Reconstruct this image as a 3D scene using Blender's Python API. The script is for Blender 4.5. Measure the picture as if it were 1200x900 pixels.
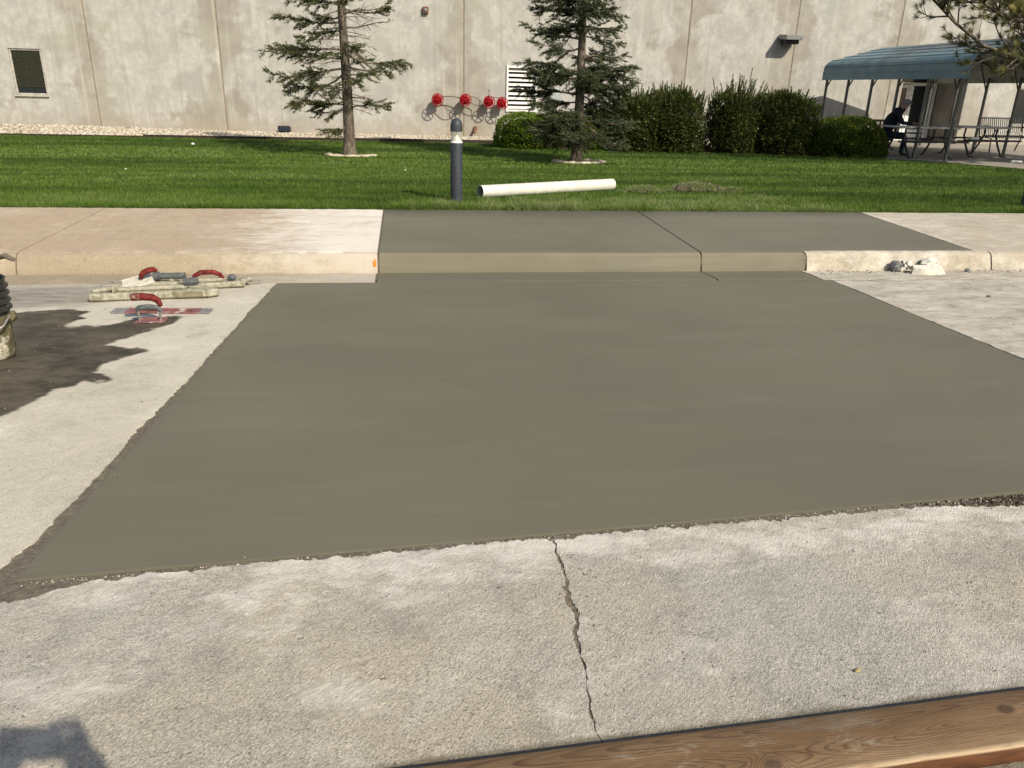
import bpy, bmesh, math, random
import numpy as np
from mathutils import Vector, Matrix, Euler
from mathutils.geometry import tessellate_polygon
PI = math.pi
R = math.radians
random.seed(7)
rng = np.random.default_rng(7)
for o in list(bpy.data.objects):
    bpy.data.objects.remove(o)
S = bpy.context.scene
C = S.collection

# ------------------------------------------------------------------ camera
H = 1.55                       # lens height above the gutter
PITCH, YAW, ROLL = R(21.1), R(8.0), R(1.54)
cam_d = bpy.data.cameras.new('camera')
cam = bpy.data.objects.new('camera', cam_d)
C.objects.link(cam)
fwd = Vector((math.sin(YAW) * math.cos(PITCH), math.cos(YAW) * math.cos(PITCH), -math.sin(PITCH)))
r0 = Vector((math.cos(YAW), -math.sin(YAW), 0))
u0 = r0.cross(fwd)
camR = r0 * math.cos(ROLL) + u0 * math.sin(ROLL)
camU = u0 * math.cos(ROLL) - r0 * math.sin(ROLL)
cam.matrix_world = Matrix(((camR.x, camU.x, -fwd.x, 0), (camR.y, camU.y, -fwd.y, 0), (camR.z, camU.z, -fwd.z, H), (0, 0, 0, 1)))
cam_d.sensor_width = 36
cam_d.lens = 27
cam_d.clip_start = 0.02
cam_d.clip_end = 2000
S.camera = cam
S.render.resolution_x, S.render.resolution_y = 1024, 768

# ------------------------------------------------------------------ light
SUN_EL, SUN_AZ = R(38.6), R(180 - 32)        # the sun stands behind the photographer, to the right
W = bpy.data.worlds.new('World')
S.world = W
W.use_nodes = True
wn = W.node_tree
bg = wn.nodes['Background']
sky = wn.nodes.new('ShaderNodeTexSky')
sky.sky_type = 'NISHITA'
sky.sun_disc = False
sky.sun_elevation = SUN_EL
sky.sun_rotation = SUN_AZ
sky.air_density = 1.2
sky.dust_density = 2.0
wn.links.new(sky.outputs[0], bg.inputs[0])
bg.inputs[1].default_value = 0.10
sd = bpy.data.lights.new('sun', 'SUN')
sd.energy = 4.8
sd.angle = R(0.53)
sd.color = (1.0, 0.905, 0.735)
sun = bpy.data.objects.new('sun', sd)
C.objects.link(sun)
sdir = Vector((math.sin(SUN_AZ) * math.cos(SUN_EL), math.cos(SUN_AZ) * math.cos(SUN_EL), math.sin(SUN_EL)))
sun.rotation_euler = sdir.to_track_quat('Z', 'Y').to_euler()
sun.location = sdir * 60
S.view_settings.view_transform = 'Standard'
S.view_settings.look = 'None'
S.view_settings.gamma = 1
S.view_settings.exposure = 0.2

# ------------------------------------------------------------------ object helpers
class MB:
    """collects shapes for one mesh object"""
    def __init__(s):
        s.v = []; s.f = []; s.m = []
    def add(s, vs, fs, mi=0):
        b = len(s.v)
        s.v += [tuple(v) for v in vs]
        s.f += [tuple(b + i for i in f) for f in fs]
        s.m += [mi] * len(fs)
    def box(s, c, d, rot=(0, 0, 0), ch=0.0, mi=0):
        """box of size d centred on c, edges chamfered by ch"""
        M = Euler(rot).to_matrix(); c = Vector(c)
        hx, hy, hz = d[0] / 2, d[1] / 2, d[2] / 2
        ch = min(ch, hx * .9, hy * .9, hz * .9)
        if ch <= 0:
            vs = [(x, y, z) for x in (-hx, hx) for y in (-hy, hy) for z in (-hz, hz)]
            fs = [(0, 1, 3, 2), (4, 6, 7, 5), (0, 4, 5, 1), (2, 3, 7, 6), (0, 2, 6, 4), (1, 5, 7, 3)]
        else:
            vs = []; idx = {}
            for x in (-1, 1):
                for y in (-1, 1):
                    for z in (-1, 1):
                        for ax in range(3):
                            p = [x * (hx - ch), y * (hy - ch), z * (hz - ch)]
                            p[ax] = (x * hx, y * hy, z * hz)[ax]
                            idx[(x, y, z, ax)] = len(vs); vs.append(p)
            fs = []
            for ax in range(3):
                a, b = [(1, 2), (2, 0), (0, 1)][ax]
                for sgn in (-1, 1):
                    q = []
                    for sa, sb in ((-1, -1), (1, -1), (1, 1), (-1, 1)):
                        k = [0, 0, 0]; k[ax] = sgn; k[a] = sa; k[b] = sb
                        q.append(idx[(k[0], k[1], k[2], ax)])
                    fs.append(q if sgn > 0 else q[::-1])
            for ax in range(3):
                a, b = [(1, 2), (2, 0), (0, 1)][ax]
                for sa in (-1, 1):
                    for sb in (-1, 1):
                        k1 = [0, 0, 0]; k1[ax] = -1; k1[a] = sa; k1[b] = sb
                        k2 = list(k1); k2[ax] = 1
                        q = [idx[(*k1, a)], idx[(*k2, a)], idx[(*k2, b)], idx[(*k1, b)]]
                        fs.append(q if sa * sb < 0 else q[::-1])
            for x in (-1, 1):
                for y in (-1, 1):
                    for z in (-1, 1):
                        q = [idx[(x, y, z, 0)], idx[(x, y, z, 1)], idx[(x, y, z, 2)]]
                        fs.append(q if x * y * z > 0 else q[::-1])
        s.add([M @ Vector(v) + c for v in vs], fs, mi)
        return s
    def tube(s, pts, rad, n=8, mi=0, caps=True):
        pts = [Vector(p) for p in pts]
        rad = rad if isinstance(rad, (list, tuple)) else [rad] * len(pts)
        vs = []; fs = []
        up = None
        for i, p in enumerate(pts):
            t = (pts[min(i + 1, len(pts) - 1)] - pts[max(i - 1, 0)])
            t = t.normalized() if t.length > 1e-9 else Vector((0, 0, 1))
            if up is None:
                up = Vector((0, 0, 1)) if abs(t.z) < .9 else Vector((1, 0, 0))
            a = (up - t * up.dot(t))
            a = a.normalized() if a.length > 1e-6 else t.orthogonal().normalized()
            up = a
            b = t.cross(a)
            for k in range(n):
                an = 2 * PI * k / n
                vs.append(p + (a * math.cos(an) + b * math.sin(an)) * rad[i])
        for i in range(len(pts) - 1):
            for k in range(n):
                k2 = (k + 1) % n
                fs.append((i * n + k, i * n + k2, (i + 1) * n + k2, (i + 1) * n + k))
        if caps:
            fs.append(tuple(range(n))[::-1])
            fs.append(tuple((len(pts) - 1) * n + k for k in range(n)))
        s.add(vs, fs, mi)
        return s
    def lathe(s, prof, c=(0, 0, 0), axis='z', n=20, mi=0, M=None):
        """prof = [(radius, height)...] about an axis through c"""
        vs = []; fs = []
        for r, h in prof:
            for k in range(n):
                a = 2 * PI * k / n
                p = Vector((r * math.cos(a), r * math.sin(a), h))
                if axis == 'y': p = Vector((p.x, p.z, p.y))
                if axis == 'x': p = Vector((p.z, p.x, p.y))
                if M is not None: p = M @ p
                vs.append(p + Vector(c))
        for i in range(len(prof) - 1):
            for k in range(n):
                k2 = (k + 1) % n
                q = (i * n + k, i * n + k2, (i + 1) * n + k2, (i + 1) * n + k)
                fs.append(q if axis != 'y' else q[::-1])
        if prof[0][0] > 1e-4: fs.append(tuple(range(n))[::-1])
        if prof[-1][0] > 1e-4: fs.append(tuple((len(prof) - 1) * n + k for k in range(n)))
        s.add(vs, fs, mi)
        return s
    def prism(s, poly, h0, h1, mi=0):
        """closed plan polygon (x, y) pulled from h0 to h1"""
        n = len(poly)
        vs = [(x, y, h0) for x, y in poly] + [(x, y, h1) for x, y in poly]
        tri = tessellate_polygon([[Vector((x, y, 0)) for x, y in poly]])
        fs = [(i, (i + 1) % n, n + (i + 1) % n, n + i) for i in range(n)]
        fs += [tuple(n + i for i in t) for t in tri] + [tuple(t)[::-1] for t in tri]
        s.add(vs, fs, mi)
        return s
    def blob(s, c, d, n=2, jit=.15, mi=0, seed=0):
        r_ = random.Random(seed)
        bm = bmesh.new()
        bmesh.ops.create_icosphere(bm, subdivisions=n, radius=1)
        vs = []
        for v in bm.verts:
            k = 1 + r_.uniform(-jit, jit)
            vs.append(Vector(c) + Vector((v.co.x * d[0] * k, v.co.y * d[1] * k, v.co.z * d[2] * k)))
        fs = [tuple(l.index for l in f.verts) for f in bm.faces]
        bm.free()
        s.add(vs, fs, mi)
        return s
    def build(s, name, mats, parent=None, smooth=False, fixn=False):
        me = bpy.data.meshes.new(name)
        me.from_pydata(s.v, [], s.f)
        for m in (mats if isinstance(mats, (list, tuple)) else [mats]):
            me.materials.append(m)
        me.polygons.foreach_set('material_index', s.m)
        if fixn:
            bm = bmesh.new(); bm.from_mesh(me)
            bmesh.ops.recalc_face_normals(bm, faces=bm.faces)
            bm.to_mesh(me); bm.free()
        me.update()
        o = bpy.data.objects.new(name, me)
        C.objects.link(o)
        if parent is not None: o.parent = parent
        if smooth:
            me.polygons.foreach_set('use_smooth', [True] * len(me.polygons))
            if smooth != 'all':
                try: me.set_sharp_from_angle(angle=R(35))
                except Exception: pass
        return o

def raw(name, verts, tris, mats, parent=None, smooth=False, attr=None, col=None):
    """fast mesh from numpy arrays: verts (n,3), faces (m,3|4); attr = {name: per-vertex floats}"""
    verts = np.asarray(verts, np.float32); tris = np.asarray(tris, np.int32)
    k = tris.shape[1]
    me = bpy.data.meshes.new(name)
    me.vertices.add(len(verts)); me.vertices.foreach_set('co', verts.ravel())
    me.loops.add(tris.size); me.loops.foreach_set('vertex_index', tris.ravel())
    me.polygons.add(len(tris))
    me.polygons.foreach_set('loop_start', np.arange(0, tris.size, k, dtype=np.int32))
    me.polygons.foreach_set('loop_total', np.full(len(tris), k, np.int32))
    if smooth: me.polygons.foreach_set('use_smooth', np.ones(len(tris), bool))
    for m in (mats if isinstance(mats, (list, tuple)) else [mats]): me.materials.append(m)
    me.update(calc_edges=True)
    me.validate()
    for nm, v in (attr or {}).items():
        a = me.attributes.new(nm, 'FLOAT', 'POINT')
        a.data.foreach_set('value', np.asarray(v, np.float32))
    o = bpy.data.objects.new(name, me)
    C.objects.link(o)
    if parent is not None: o.parent = parent
    return o

def empty(name, label, cat, loc=(0, 0, 0), rz=0, group=None):
    o = bpy.data.objects.new(name, None)
    C.objects.link(o)
    o.location = loc; o.rotation_euler = (0, 0, rz)
    o.empty_display_size = .1
    return tag(o, label, cat, group)
def tag(o, label, cat, group=None):
    o['label'] = label; o['category'] = cat
    if group: o['group'] = group
    return o
def struct(o):
    o['kind'] = 'structure'; return o
def stuff(o):
    o['kind'] = 'stuff'; return o
def copy_tree(o, parent=None):
    c = o.copy(); C.objects.link(c)
    if parent is not None: c.parent = parent
    for ch in list(o.children): copy_tree(ch, c)
    return c

def vnoise(x, y, seed=0):
    """smooth value noise in [0,1] on numpy arrays"""
    xi = np.floor(x).astype(np.int64); yi = np.floor(y).astype(np.int64)
    xf = x - xi; yf = y - yi
    u = xf * xf * (3 - 2 * xf); v = yf * yf * (3 - 2 * yf)
    def h(a, b):
        n = (a * 374761393 + b * 668265263 + seed * 974711) & 0x7fffffff
        n = ((n ^ (n >> 13)) * 1274126177) & 0x7fffffff
        return ((n ^ (n >> 16)) & 0xffff) / 65535.0
    return (h(xi, yi) * (1 - u) + h(xi + 1, yi) * u) * (1 - v) + (h(xi, yi + 1) * (1 - u) + h(xi + 1, yi + 1) * u) * v
def fbm(x, y, oct=4, seed=0):
    x = np.asarray(x, float); y = np.asarray(y, float)
    t = 0; a = .5; n = 0
    for i in range(oct):
        t = t + a * vnoise(x, y, seed + i * 17); n += a
        x = x * 2.03 + 5.1; y = y * 2.03 + 1.7; a *= .5
    return t / n

# ------------------------------------------------------------------ materials
class Mat:
    def __init__(s, name, rough=.8, spec=.3, metal=0.0):
        s.m = bpy.data.materials.new(name)
        s.m.use_nodes = True
        s.t = s.m.node_tree
        s.b = s.t.nodes['Principled BSDF']
        s.b.inputs['Roughness'].default_value = rough
        s.b.inputs['Specular IOR Level'].default_value = spec
        s.b.inputs['Metallic'].default_value = metal
        s._c = {}
    def n(s, typ, ins=None, **kw):
        nd = s.t.nodes.new(typ)
        for k, v in kw.items(): setattr(nd, k, v)
        for k, v in (ins or {}).items(): s.put(nd.inputs[k], v)
        return nd
    def put(s, sock, v):
        if isinstance(v, bpy.types.NodeSocket): s.t.links.new(v, sock)
        elif v is not None:
            if sock.type == 'RGBA' and len(v) == 3: v = (*v, 1)
            sock.default_value = v
    def co(s, kind='Object'):
        if kind not in s._c: s._c[kind] = s.n('ShaderNodeTexCoord').outputs[kind]
        return s._c[kind]
    def mp(s, scale=(1, 1, 1), rot=(0, 0, 0), loc=(0, 0, 0), src=None):
        return s.n('ShaderNodeMapping', {'Vector': src or s.co(), 'Scale': scale, 'Rotation': rot, 'Location': loc}).outputs[0]
    def noise(s, scale, detail=3, rough=.55, vec=None, dist=0):
        return s.n('ShaderNodeTexNoise', {'Vector': vec or s.co(), 'Scale': scale, 'Detail': detail, 'Roughness': rough, 'Distortion': dist}).outputs['Fac']
    def voro(s, scale, vec=None, out='Distance', feature='F1'):
        return s.n('ShaderNodeTexVoronoi', {'Vector': vec or s.co(), 'Scale': scale}, feature=feature).outputs[out]
    def ramp(s, fac, lo, hi, a=0.0, b=1.0):
        return s.n('ShaderNodeMapRange', {'Value': fac, 'From Min': lo, 'From Max': hi, 'To Min': a, 'To Max': b}, interpolation_type='SMOOTHSTEP').outputs[0]
    def mix(s, f, a, b, mode='MIX'):
        nd = s.n('ShaderNodeMix', data_type='RGBA', blend_type=mode)
        s.put(nd.inputs[0], f); s.put(nd.inputs[6], a); s.put(nd.inputs[7], b)
        return nd.outputs[2]
    def math(s, op, a, b=0.0, c=None):
        nd = s.n('ShaderNodeMath', operation=op)
        s.put(nd.inputs[0], a); s.put(nd.inputs[1], b)
        if c is not None: s.put(nd.inputs[2], c)
        return nd.outputs[0]
    def attr(s, name):
        return s.n('ShaderNodeAttribute', attribute_name=name).outputs['Fac']
    def xyz(s, src=None):
        return s.n('ShaderNodeSeparateXYZ', {'Vector': src or s.co()}).outputs
    def bump(s, h, strength=.4, dist=.01, prev=None):
        nd = s.n('ShaderNodeBump', {'Height': h, 'Strength': strength, 'Distance': dist})
        if prev is not None: s.t.links.new(prev, nd.inputs['Normal'])
        return nd.outputs[0]
    def done(s, col=None, rough=None, nrm=None):
        if col is not None: s.put(s.b.inputs['Base Color'], col)
        if rough is not None: s.put(s.b.inputs['Roughness'], rough)
        if nrm is not None: s.t.links.new(nrm, s.b.inputs['Normal'])
        return s.m

def simple(name, col, rough=.6, spec=.4, metal=0.0, var=.25, scale=18, bump=0.0, grime=None):
    """plain paint, metal or plastic with uneven tone and optional grime"""
    m = Mat(name, rough, spec, metal)
    n = m.noise(scale, 4)
    a = tuple(c * (1 - var) for c in col); b = tuple(min(1, c * (1 + var)) for c in col)
    cc = m.mix(m.ramp(n, .3, .7), a, b)
    if grime:
        cc = m.mix(m.ramp(m.noise(scale * .45, 5, .65), grime[1], grime[1] + .12), cc, grime[0])
    rr = m.ramp(m.noise(scale * 2, 3), .3, .7, max(0, rough - .12), min(1, rough + .12))
    nr = m.bump(m.noise(scale * 4, 3), bump, .004) if bump else None
    return m.done(cc, rr, nr)

def concrete_old(name, base, warm, dark, grain=1.0, dust=None, wet=None, rot=.6, bump=.7, grime=False):
    """worn broom-finished concrete: blotches, sand grains, pits, chalky dust, wet stain"""
    m = Mat(name, .9, .25)
    big = m.noise(.9, 4, .6, dist=.4)
    mid = m.noise(5.5, 5, .65)
    blotch = m.mix(m.ramp(big, .36, .60), base, warm)
    blotch = m.mix(m.math('MULTIPLY', m.ramp(mid, .48, .72), .75), blotch, dark)
    blotch = m.mix(m.math('MULTIPLY', m.ramp(m.noise(2.2, 5, .7, vec=m.mp(loc=(7, 3, 0))), .52, .72), .7), blotch, tuple(min(.8, c * 1.32) for c in base))
    vec = m.mp(scale=(1, 2.0, 1), src=m.mp(rot=(0, 0, -rot)))
    g1 = m.noise(170 * grain, 3, .75, vec=vec)
    g2 = m.noise(60 * grain, 3, .7, vec=vec)
    cell = m.voro(230 * grain, out='Color')
    cv = m.n('ShaderNodeRGBToBW', {'Color': cell}).outputs[0]
    col = m.mix(m.ramp(g1, .30, .62, 1 - bump, 1), tuple(c * .45 for c in base), blotch)
    col = m.mix(m.math('MULTIPLY', m.ramp(cv, .60, .85), .40 * bump), col, tuple(min(.85, c * 1.35) for c in base))
    col = m.mix(m.math('MULTIPLY', m.ramp(cv, .34, .16), .45 * bump), col, tuple(c * .45 for c in base))
    col = m.mix(m.math('MULTIPLY', m.ramp(g2, .60, .76), .45), col, tuple(min(.85, c * 1.35) for c in base))
    pit = m.ramp(m.noise(38, 2, .6, vec=m.mp(loc=(3, 9, 1))), .70, .76)
    col = m.mix(m.math('MULTIPLY', pit, .55), col, tuple(c * .35 for c in base))
    pm = m.ramp(m.noise(1.3, 3, .6, vec=m.mp(loc=(2, 8, 0))), .40, .62)
    p2 = m.math('MULTIPLY', m.ramp(m.noise(115 * grain, 2, .6, vec=m.mp(loc=(1, 4, 7))), .60, .68), pm)
    col = m.mix(m.math('MULTIPLY', p2, .75 * bump), col, tuple(c * .30 for c in base))
    if dust:
        f = dust(m)
        col = m.mix(f, col, (.74, .70, .64))
    rough = .92
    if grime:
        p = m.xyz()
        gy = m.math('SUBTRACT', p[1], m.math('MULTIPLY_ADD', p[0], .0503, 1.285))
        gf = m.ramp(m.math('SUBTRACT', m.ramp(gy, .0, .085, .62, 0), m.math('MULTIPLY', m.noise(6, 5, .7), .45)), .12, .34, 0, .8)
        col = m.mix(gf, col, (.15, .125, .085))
    if wet:
        w = m.ramp(m.math('ADD', m.attr('wet'), m.math('MULTIPLY', m.math('SUBTRACT', m.noise(30, 4, .7), .5), .22)), .34, .66)
        dmp = m.attr('damp')
        wcol = m.mix(m.ramp(m.noise(5, 6, .72, vec=m.mp(scale=(.8, 1.15, 1))), .34, .70), (.038, .032, .023), (.118, .100, .073))
        wcol = m.mix(m.math('MULTIPLY', m.ramp(m.noise(70, 2), .66, .74), .5), wcol, (.20, .18, .15))
        dc = m.mix(m.ramp(m.noise(12, 5, .7, vec=m.mp(scale=(.4, 1.6, 1))), .3, .7), (.17, .155, .135), (.33, .30, .26))
        col = m.mix(m.math('MULTIPLY', dmp, .9), col, dc)
        col = m.mix(w, col, wcol)
        rough = m.ramp(w, 0, 1, .92, .62)
    h = m.math('ADD', m.math('MULTIPLY', g2, .9), m.math('ADD', m.math('MULTIPLY', g1, .8), m.math('MULTIPLY', cv, .10)))
    h = m.math('SUBTRACT', h, m.math('MULTIPLY', pit, .8))
    nr = m.bump(h, bump, .007)
    return m.done(col, rough, nr)

def dust_left(m):
    # chalky saw slurry: thick towards the new cut, fading leftwards
    x = m.xyz()
    n = m.math('ADD', m.math('MULTIPLY', m.noise(2.6, 6, .75, vec=m.mp(scale=(.8, 2.4, 1))), .6), m.math('MULTIPLY', m.noise(14, 5, .7, vec=m.mp(scale=(.5, 1.6, 1))), .4))
    e = m.ramp(x[0], -3.1, -.2, -.24, .20)
    return m.ramp(m.math('ADD', n, e), .42, .74, 0, .88)
def dust_kerb(m):
    return m.math('MULTIPLY', dust_left(m), .40)
def dust_right(m):
    n = m.math('ADD', m.math('MULTIPLY', m.noise(2.6, 6, .75, vec=m.mp(scale=(.8, 1.7, 1))), .6), m.math('MULTIPLY', m.noise(15, 5, .7, vec=m.mp(scale=(.6, 1.4, 1))), .4))
    x = m.xyz()
    e = m.ramp(x[0], 4.5, 9.5, .05, -.12)
    return m.ramp(m.math('ADD', n, e), .44, .72, 0, .55)
def dust_front(m):
    # white laitance along the fresh edge
    x = m.xyz()
    e = m.math('SUBTRACT', x[1], m.math('MULTIPLY_ADD', x[0], .055, 2.2))
    n = m.noise(3.2, 5, .7, vec=m.mp(scale=(1, 1.6, 1)))
    a = m.ramp(m.math('ADD', n, m.ramp(e, -.55, 0, -.22, .12)), .50, .70, 0, .8)
    b = m.ramp(m.noise(2.4, 6, .72, vec=m.mp(loc=(5, 2, 0), scale=(1, 1.5, 1))), .54, .70, 0, .55)
    return m.math('MAXIMUM', a, b)

M = {}
M['road_front'] = concrete_old('worn_concrete_front', (.525, .498, .445), (.57, .50, .39), (.335, .315, .28), 1.0, dust_front, None, .95, 1.0, True)
M['road_left'] = concrete_old('worn_concrete_left', (.57, .535, .455), (.52, .48, .395), (.39, .365, .305), .9, None, True, .5, .5)
M['road_right'] = concrete_old('worn_concrete_right', (.41, .38, .32), (.44, .395, .32), (.21, .195, .17), .8, dust_right, None, .1)
M['walk_left'] = concrete_old('old_walk_left', (.50, .415, .31), (.46, .36, .26), (.35, .29, .22), .8, dust_left, None, .1)
M['walk_right'] = concrete_old('old_walk_right', (.48, .44, .37), (.47, .40, .31), (.34, .31, .26), .8, dust_right, None, .1)
M['kerb_left'] = concrete_old('old_kerb_left', (.41, .345, .255), (.37, .305, .215), (.30, .25, .185), 1.1, dust_kerb, None, .1)
M['kerb_right'] = concrete_old('old_kerb_right', (.45, .41, .335), (.42, .365, .275), (.28, .25, .20), .8, dust_right, None, .1)
M['patio'] = concrete_old('patio_concrete', (.32, .295, .26), (.30, .27, .23), (.20, .19, .17), .8)

def concrete_new(name, a, b, streak=1.0, rough=.55):
    m = Mat(name, rough, .35)
    big = m.noise(.55, 3, .5, dist=.6)
    mid = m.noise(2.4, 4, .55, vec=m.mp(scale=(.45, 1.3, 1), loc=(2, 5, 0)))
    st = m.noise(1.0, 4, .6, vec=m.mp(scale=(1.0, 70, 30)))
    st2 = m.noise(1.0, 3, .6, vec=m.mp(scale=(2.0, 240, 80)))
    col = m.mix(m.ramp(big, .3, .7), a, b)
    col = m.mix(m.math('MULTIPLY', m.ramp(mid, .45, .75), .35), col, tuple(c * 1.14 for c in b))
    col = m.mix(m.math('MULTIPLY', m.ramp(st, .35, .7), .22 * streak), col, tuple(c * .84 for c in a))
    col = m.mix(m.math('MULTIPLY', m.ramp(st2, .55, .75), .20 * streak), col, tuple(c * 1.3 for c in b))
    arc = m.noise(1.0, 3, .6, vec=m.mp(scale=(1.1, 9, 1), rot=(0, 0, .16), loc=(3, 1, 0)), dist=.7)
    col = m.mix(m.ramp(arc, .52, .72, 0, .13), col, tuple(c * 1.28 for c in b))
    col = m.mix(m.ramp(m.noise(.9, 4, .6, vec=m.mp(scale=(.5, 1, 1), loc=(8, 3, 0))), .46, .66, 0, .18), col, tuple(c * .86 for c in a))
    spk = m.ramp(m.voro(55), .0, .045, 1, 0)
    col = m.mix(m.math('MULTIPLY', m.math('MULTIPLY', spk, m.ramp(m.noise(1.7, 2), .6, .7)), .5), col, (.33, .31, .27))
    h = m.math('ADD', m.math('MULTIPLY', st2, .5), m.math('MULTIPLY', st, .8))
    nr = m.bump(h, .22 * streak, .003)
    nr = m.bump(m.noise(3.0, 3), .12, .01, nr)
    rr = m.ramp(m.noise(1.3, 4, vec=m.mp(scale=(.6, 1.8, 1))), .3, .7, rough - .1, rough + .12)
    return m.done(col, rr, nr)
M['slab_new'] = concrete_new('fresh_concrete', (.1245, .116, .0835), (.1420, .132, .0945))
M['walk_new'] = concrete_new('fresh_walk_concrete', (.133, .124, .092), (.157, .145, .108), .6)
M['kerb_new'] = concrete_new('fresh_kerb_face', (.138, .127, .089), (.182, .165, .115), 1.4, .7)
def dirt_mat(name, a, b, wetness=.75):
    m = Mat(name, wetness, .3)
    n = m.noise(28, 6, .7)
    c = m.mix(m.ramp(n, .3, .7), a, b)
    c = m.mix(m.ramp(m.noise(90, 3), .62, .72), c, tuple(x * 1.7 for x in b))
    return m.done(c, None, m.bump(m.noise(60, 5, .7), .8, .012))
M['smear'] = dirt_mat('cement_smear', (.105, .090, .068), (.185, .16, .122))
M['crack_dirt'] = dirt_mat('crack_dirt', (.12, .098, .072), (.26, .22, .17), .95)
M['soil'] = dirt_mat('dark_soil', (.045, .035, .025), (.12, .095, .07), .95)
M['soil_pale'] = dirt_mat('pale_tree_soil', (.26, .19, .12), (.42, .33, .22), .95)
M['mulch'] = dirt_mat('bark_mulch', (.05, .035, .026), (.13, .09, .065), .95)
M['base'] = dirt_mat('ground_base', (.18, .165, .145), (.28, .26, .23), .95)

def wall_mat():
    m = Mat('stained_precast_concrete', .92, .2)
    oi = m.n('ShaderNodeObjectInfo').outputs['Random']
    gen = m.xyz(m.co('Generated'))
    x = m.xyz()
    jit = m.n('ShaderNodeCombineXYZ', {'X': m.math('MULTIPLY', oi, 17), 'Y': 0.0, 'Z': m.math('MULTIPLY', oi, 5)}).outputs[0]
    v = m.n('ShaderNodeVectorMath', {0: m.co(), 1: jit}, operation='ADD').outputs[0]
    patch = m.noise(.62, 5, .58, vec=v, dist=1.1)
    stripe = m.noise(1.0, 4, .6, vec=m.mp(scale=(2.6, 1, .16), src=v))
    fine = m.noise(5.0, 6, .7, vec=m.mp(scale=(1, 1, .8), src=v))
    edge = m.math('MINIMUM', m.attr('edge'), 1.0)
    # trowelled pale skim coat over a tan-grey ground; the ground shows through along the joints and at the foot
    ez = m.ramp(x[2], .1, 1.5, -.055, .03)
    ee = m.ramp(edge, 0.0, 1.0, -.20, .045)
    f = m.math('ADD', m.math('ADD', patch, ee), ez)
    f = m.math('ADD', f, m.math('MULTIPLY', m.math('SUBTRACT', fine, .5), .16))
    f = m.math('ADD', f, m.math('MULTIPLY', m.math('SUBTRACT', stripe, .5), .34))
    skim = m.ramp(f, .34, .50)
    pale = m.mix(m.ramp(fine, .35, .7), (.385, .376, .352), (.485, .476, .45))
    pale = m.mix(m.math('MULTIPLY', m.ramp(m.noise(1.4, 5, .65, vec=v, dist=.8), .40, .64), .75), pale, (.315, .31, .29))
    tan = m.mix(m.ramp(m.noise(2.0, 5, .6, vec=v), .35, .7), (.275, .255, .222), (.355, .332, .295))
    col = m.mix(skim, tan, pale)
    run = m.ramp(m.noise(1.0, 4, .65, vec=m.mp(scale=(7, 1, .12), src=v)), .52, .76)
    col = m.mix(m.math('MULTIPLY', run, .62), col, (.265, .245, .212))
    lrun = m.ramp(m.noise(1.0, 3, .6, vec=m.mp(scale=(5, 1, .10), loc=(31, 0, 2), src=v)), .56, .76)
    col = m.mix(m.math('MULTIPLY', lrun, .4), col, (.56, .54, .49))
    spots = m.ramp(m.noise(9, 6, .78, vec=v), .52, .72)
    col = m.mix(m.math('MULTIPLY', spots, .45), col, (.27, .25, .215))
    cl = m.ramp(m.voro(.55, vec=m.mix(.22, v, m.n('ShaderNodeTexNoise', {'Vector': v, 'Scale': 2.5, 'Detail': 5.0}).outputs['Color'], 'LINEAR_LIGHT'), feature='DISTANCE_TO_EDGE'), .0, .012, 1, 0)
    col = m.mix(m.math('MULTIPLY', cl, m.ramp(m.noise(.9, 2, vec=v), .56, .68, 0, .45)), col, (.24, .22, .19))
    tintl = m.ramp(m.noise(.8, 3, vec=m.mp(loc=(20, 0, 3), src=v)), .45, .7)
    col = m.mix(m.math('MULTIPLY', tintl, .35), col, (.40, .40, .34))
    foot = m.ramp(m.math('ADD', x[2], m.math('MULTIPLY', fine, .7)), .35, 1.15, .55, 0)
    col = m.mix(foot, col, (.335, .285, .22))
    nr = m.bump(m.noise(30, 5, .65), .28, .012)
    nr = m.bump(fine, .25, .03, nr)
    return m.done(col, None, nr)
M['wall'] = wall_mat()
M['sealant'] = simple('joint_sealant', (.27, .225, .165), .8, .2)
M['dark_void'] = simple('unlit_interior', (.02, .02, .022), .9, .1)
M['glass_dark'] = simple('dark_window_glass', (.012, .016, .02), .06, .6, 0, .1)
M['bronze'] = simple('bronze_frame', (.09, .075, .06), .45, .5, .3)
M['alum'] = simple('aluminium_frame', (.50, .47, .42), .45, .5, .3)
M['white_frame'] = simple('white_door_frame', (.78, .79, .80), .45, .4)
M['louvre'] = simple('white_louvre_paint', (.74, .73, .70), .5, .4, 0, .08)
M['blind'] = simple('olive_blind', (.036, .039, .026), .6, .3)
M['lamp_grey'] = simple('lamp_housing', (.22, .22, .22), .5, .4, .2)
M['black'] = simple('black_metal', (.02, .02, .022), .45, .4)
M['rust'] = simple('rusty_steel', (.16, .075, .045), .8, .2)
M['red'] = simple('red_valve_paint', (.27, .004, .009), .62, .15, 0, .25)
M['red_old'] = simple('red_grip', (.135, .020, .018), .75, .15, 0, .4, 40, .3, ((.30, .24, .19), .58))
M['cable'] = simple('weathered_chain', (.13, .115, .10), .6, .4, .3)
M['box_grey'] = simple('grey_box_paint', (.33, .36, .36), .5, .4)
M['canopy'] = simple('slate_blue_metal', (.072, .170, .230), .38, .5, .1, .05, 1.5)
M['canopy_under'] = simple('galvanised_underside', (.30, .31, .29), .5, .4, .3)
M['post'] = simple('galvanised_post', (.10, .105, .105), .5, .4, .35)
M['table'] = simple('table_top_coating', (.42, .41, .39), .5, .4)
M['table_dark'] = simple('bench_dark_coating', (.035, .035, .04), .5, .4)
M['bollard'] = simple('charcoal_bollard_paint', (.034, .040, .050), .5, .4, 0, .25, 30, .1, ((.12, .125, .13), .70))
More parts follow.
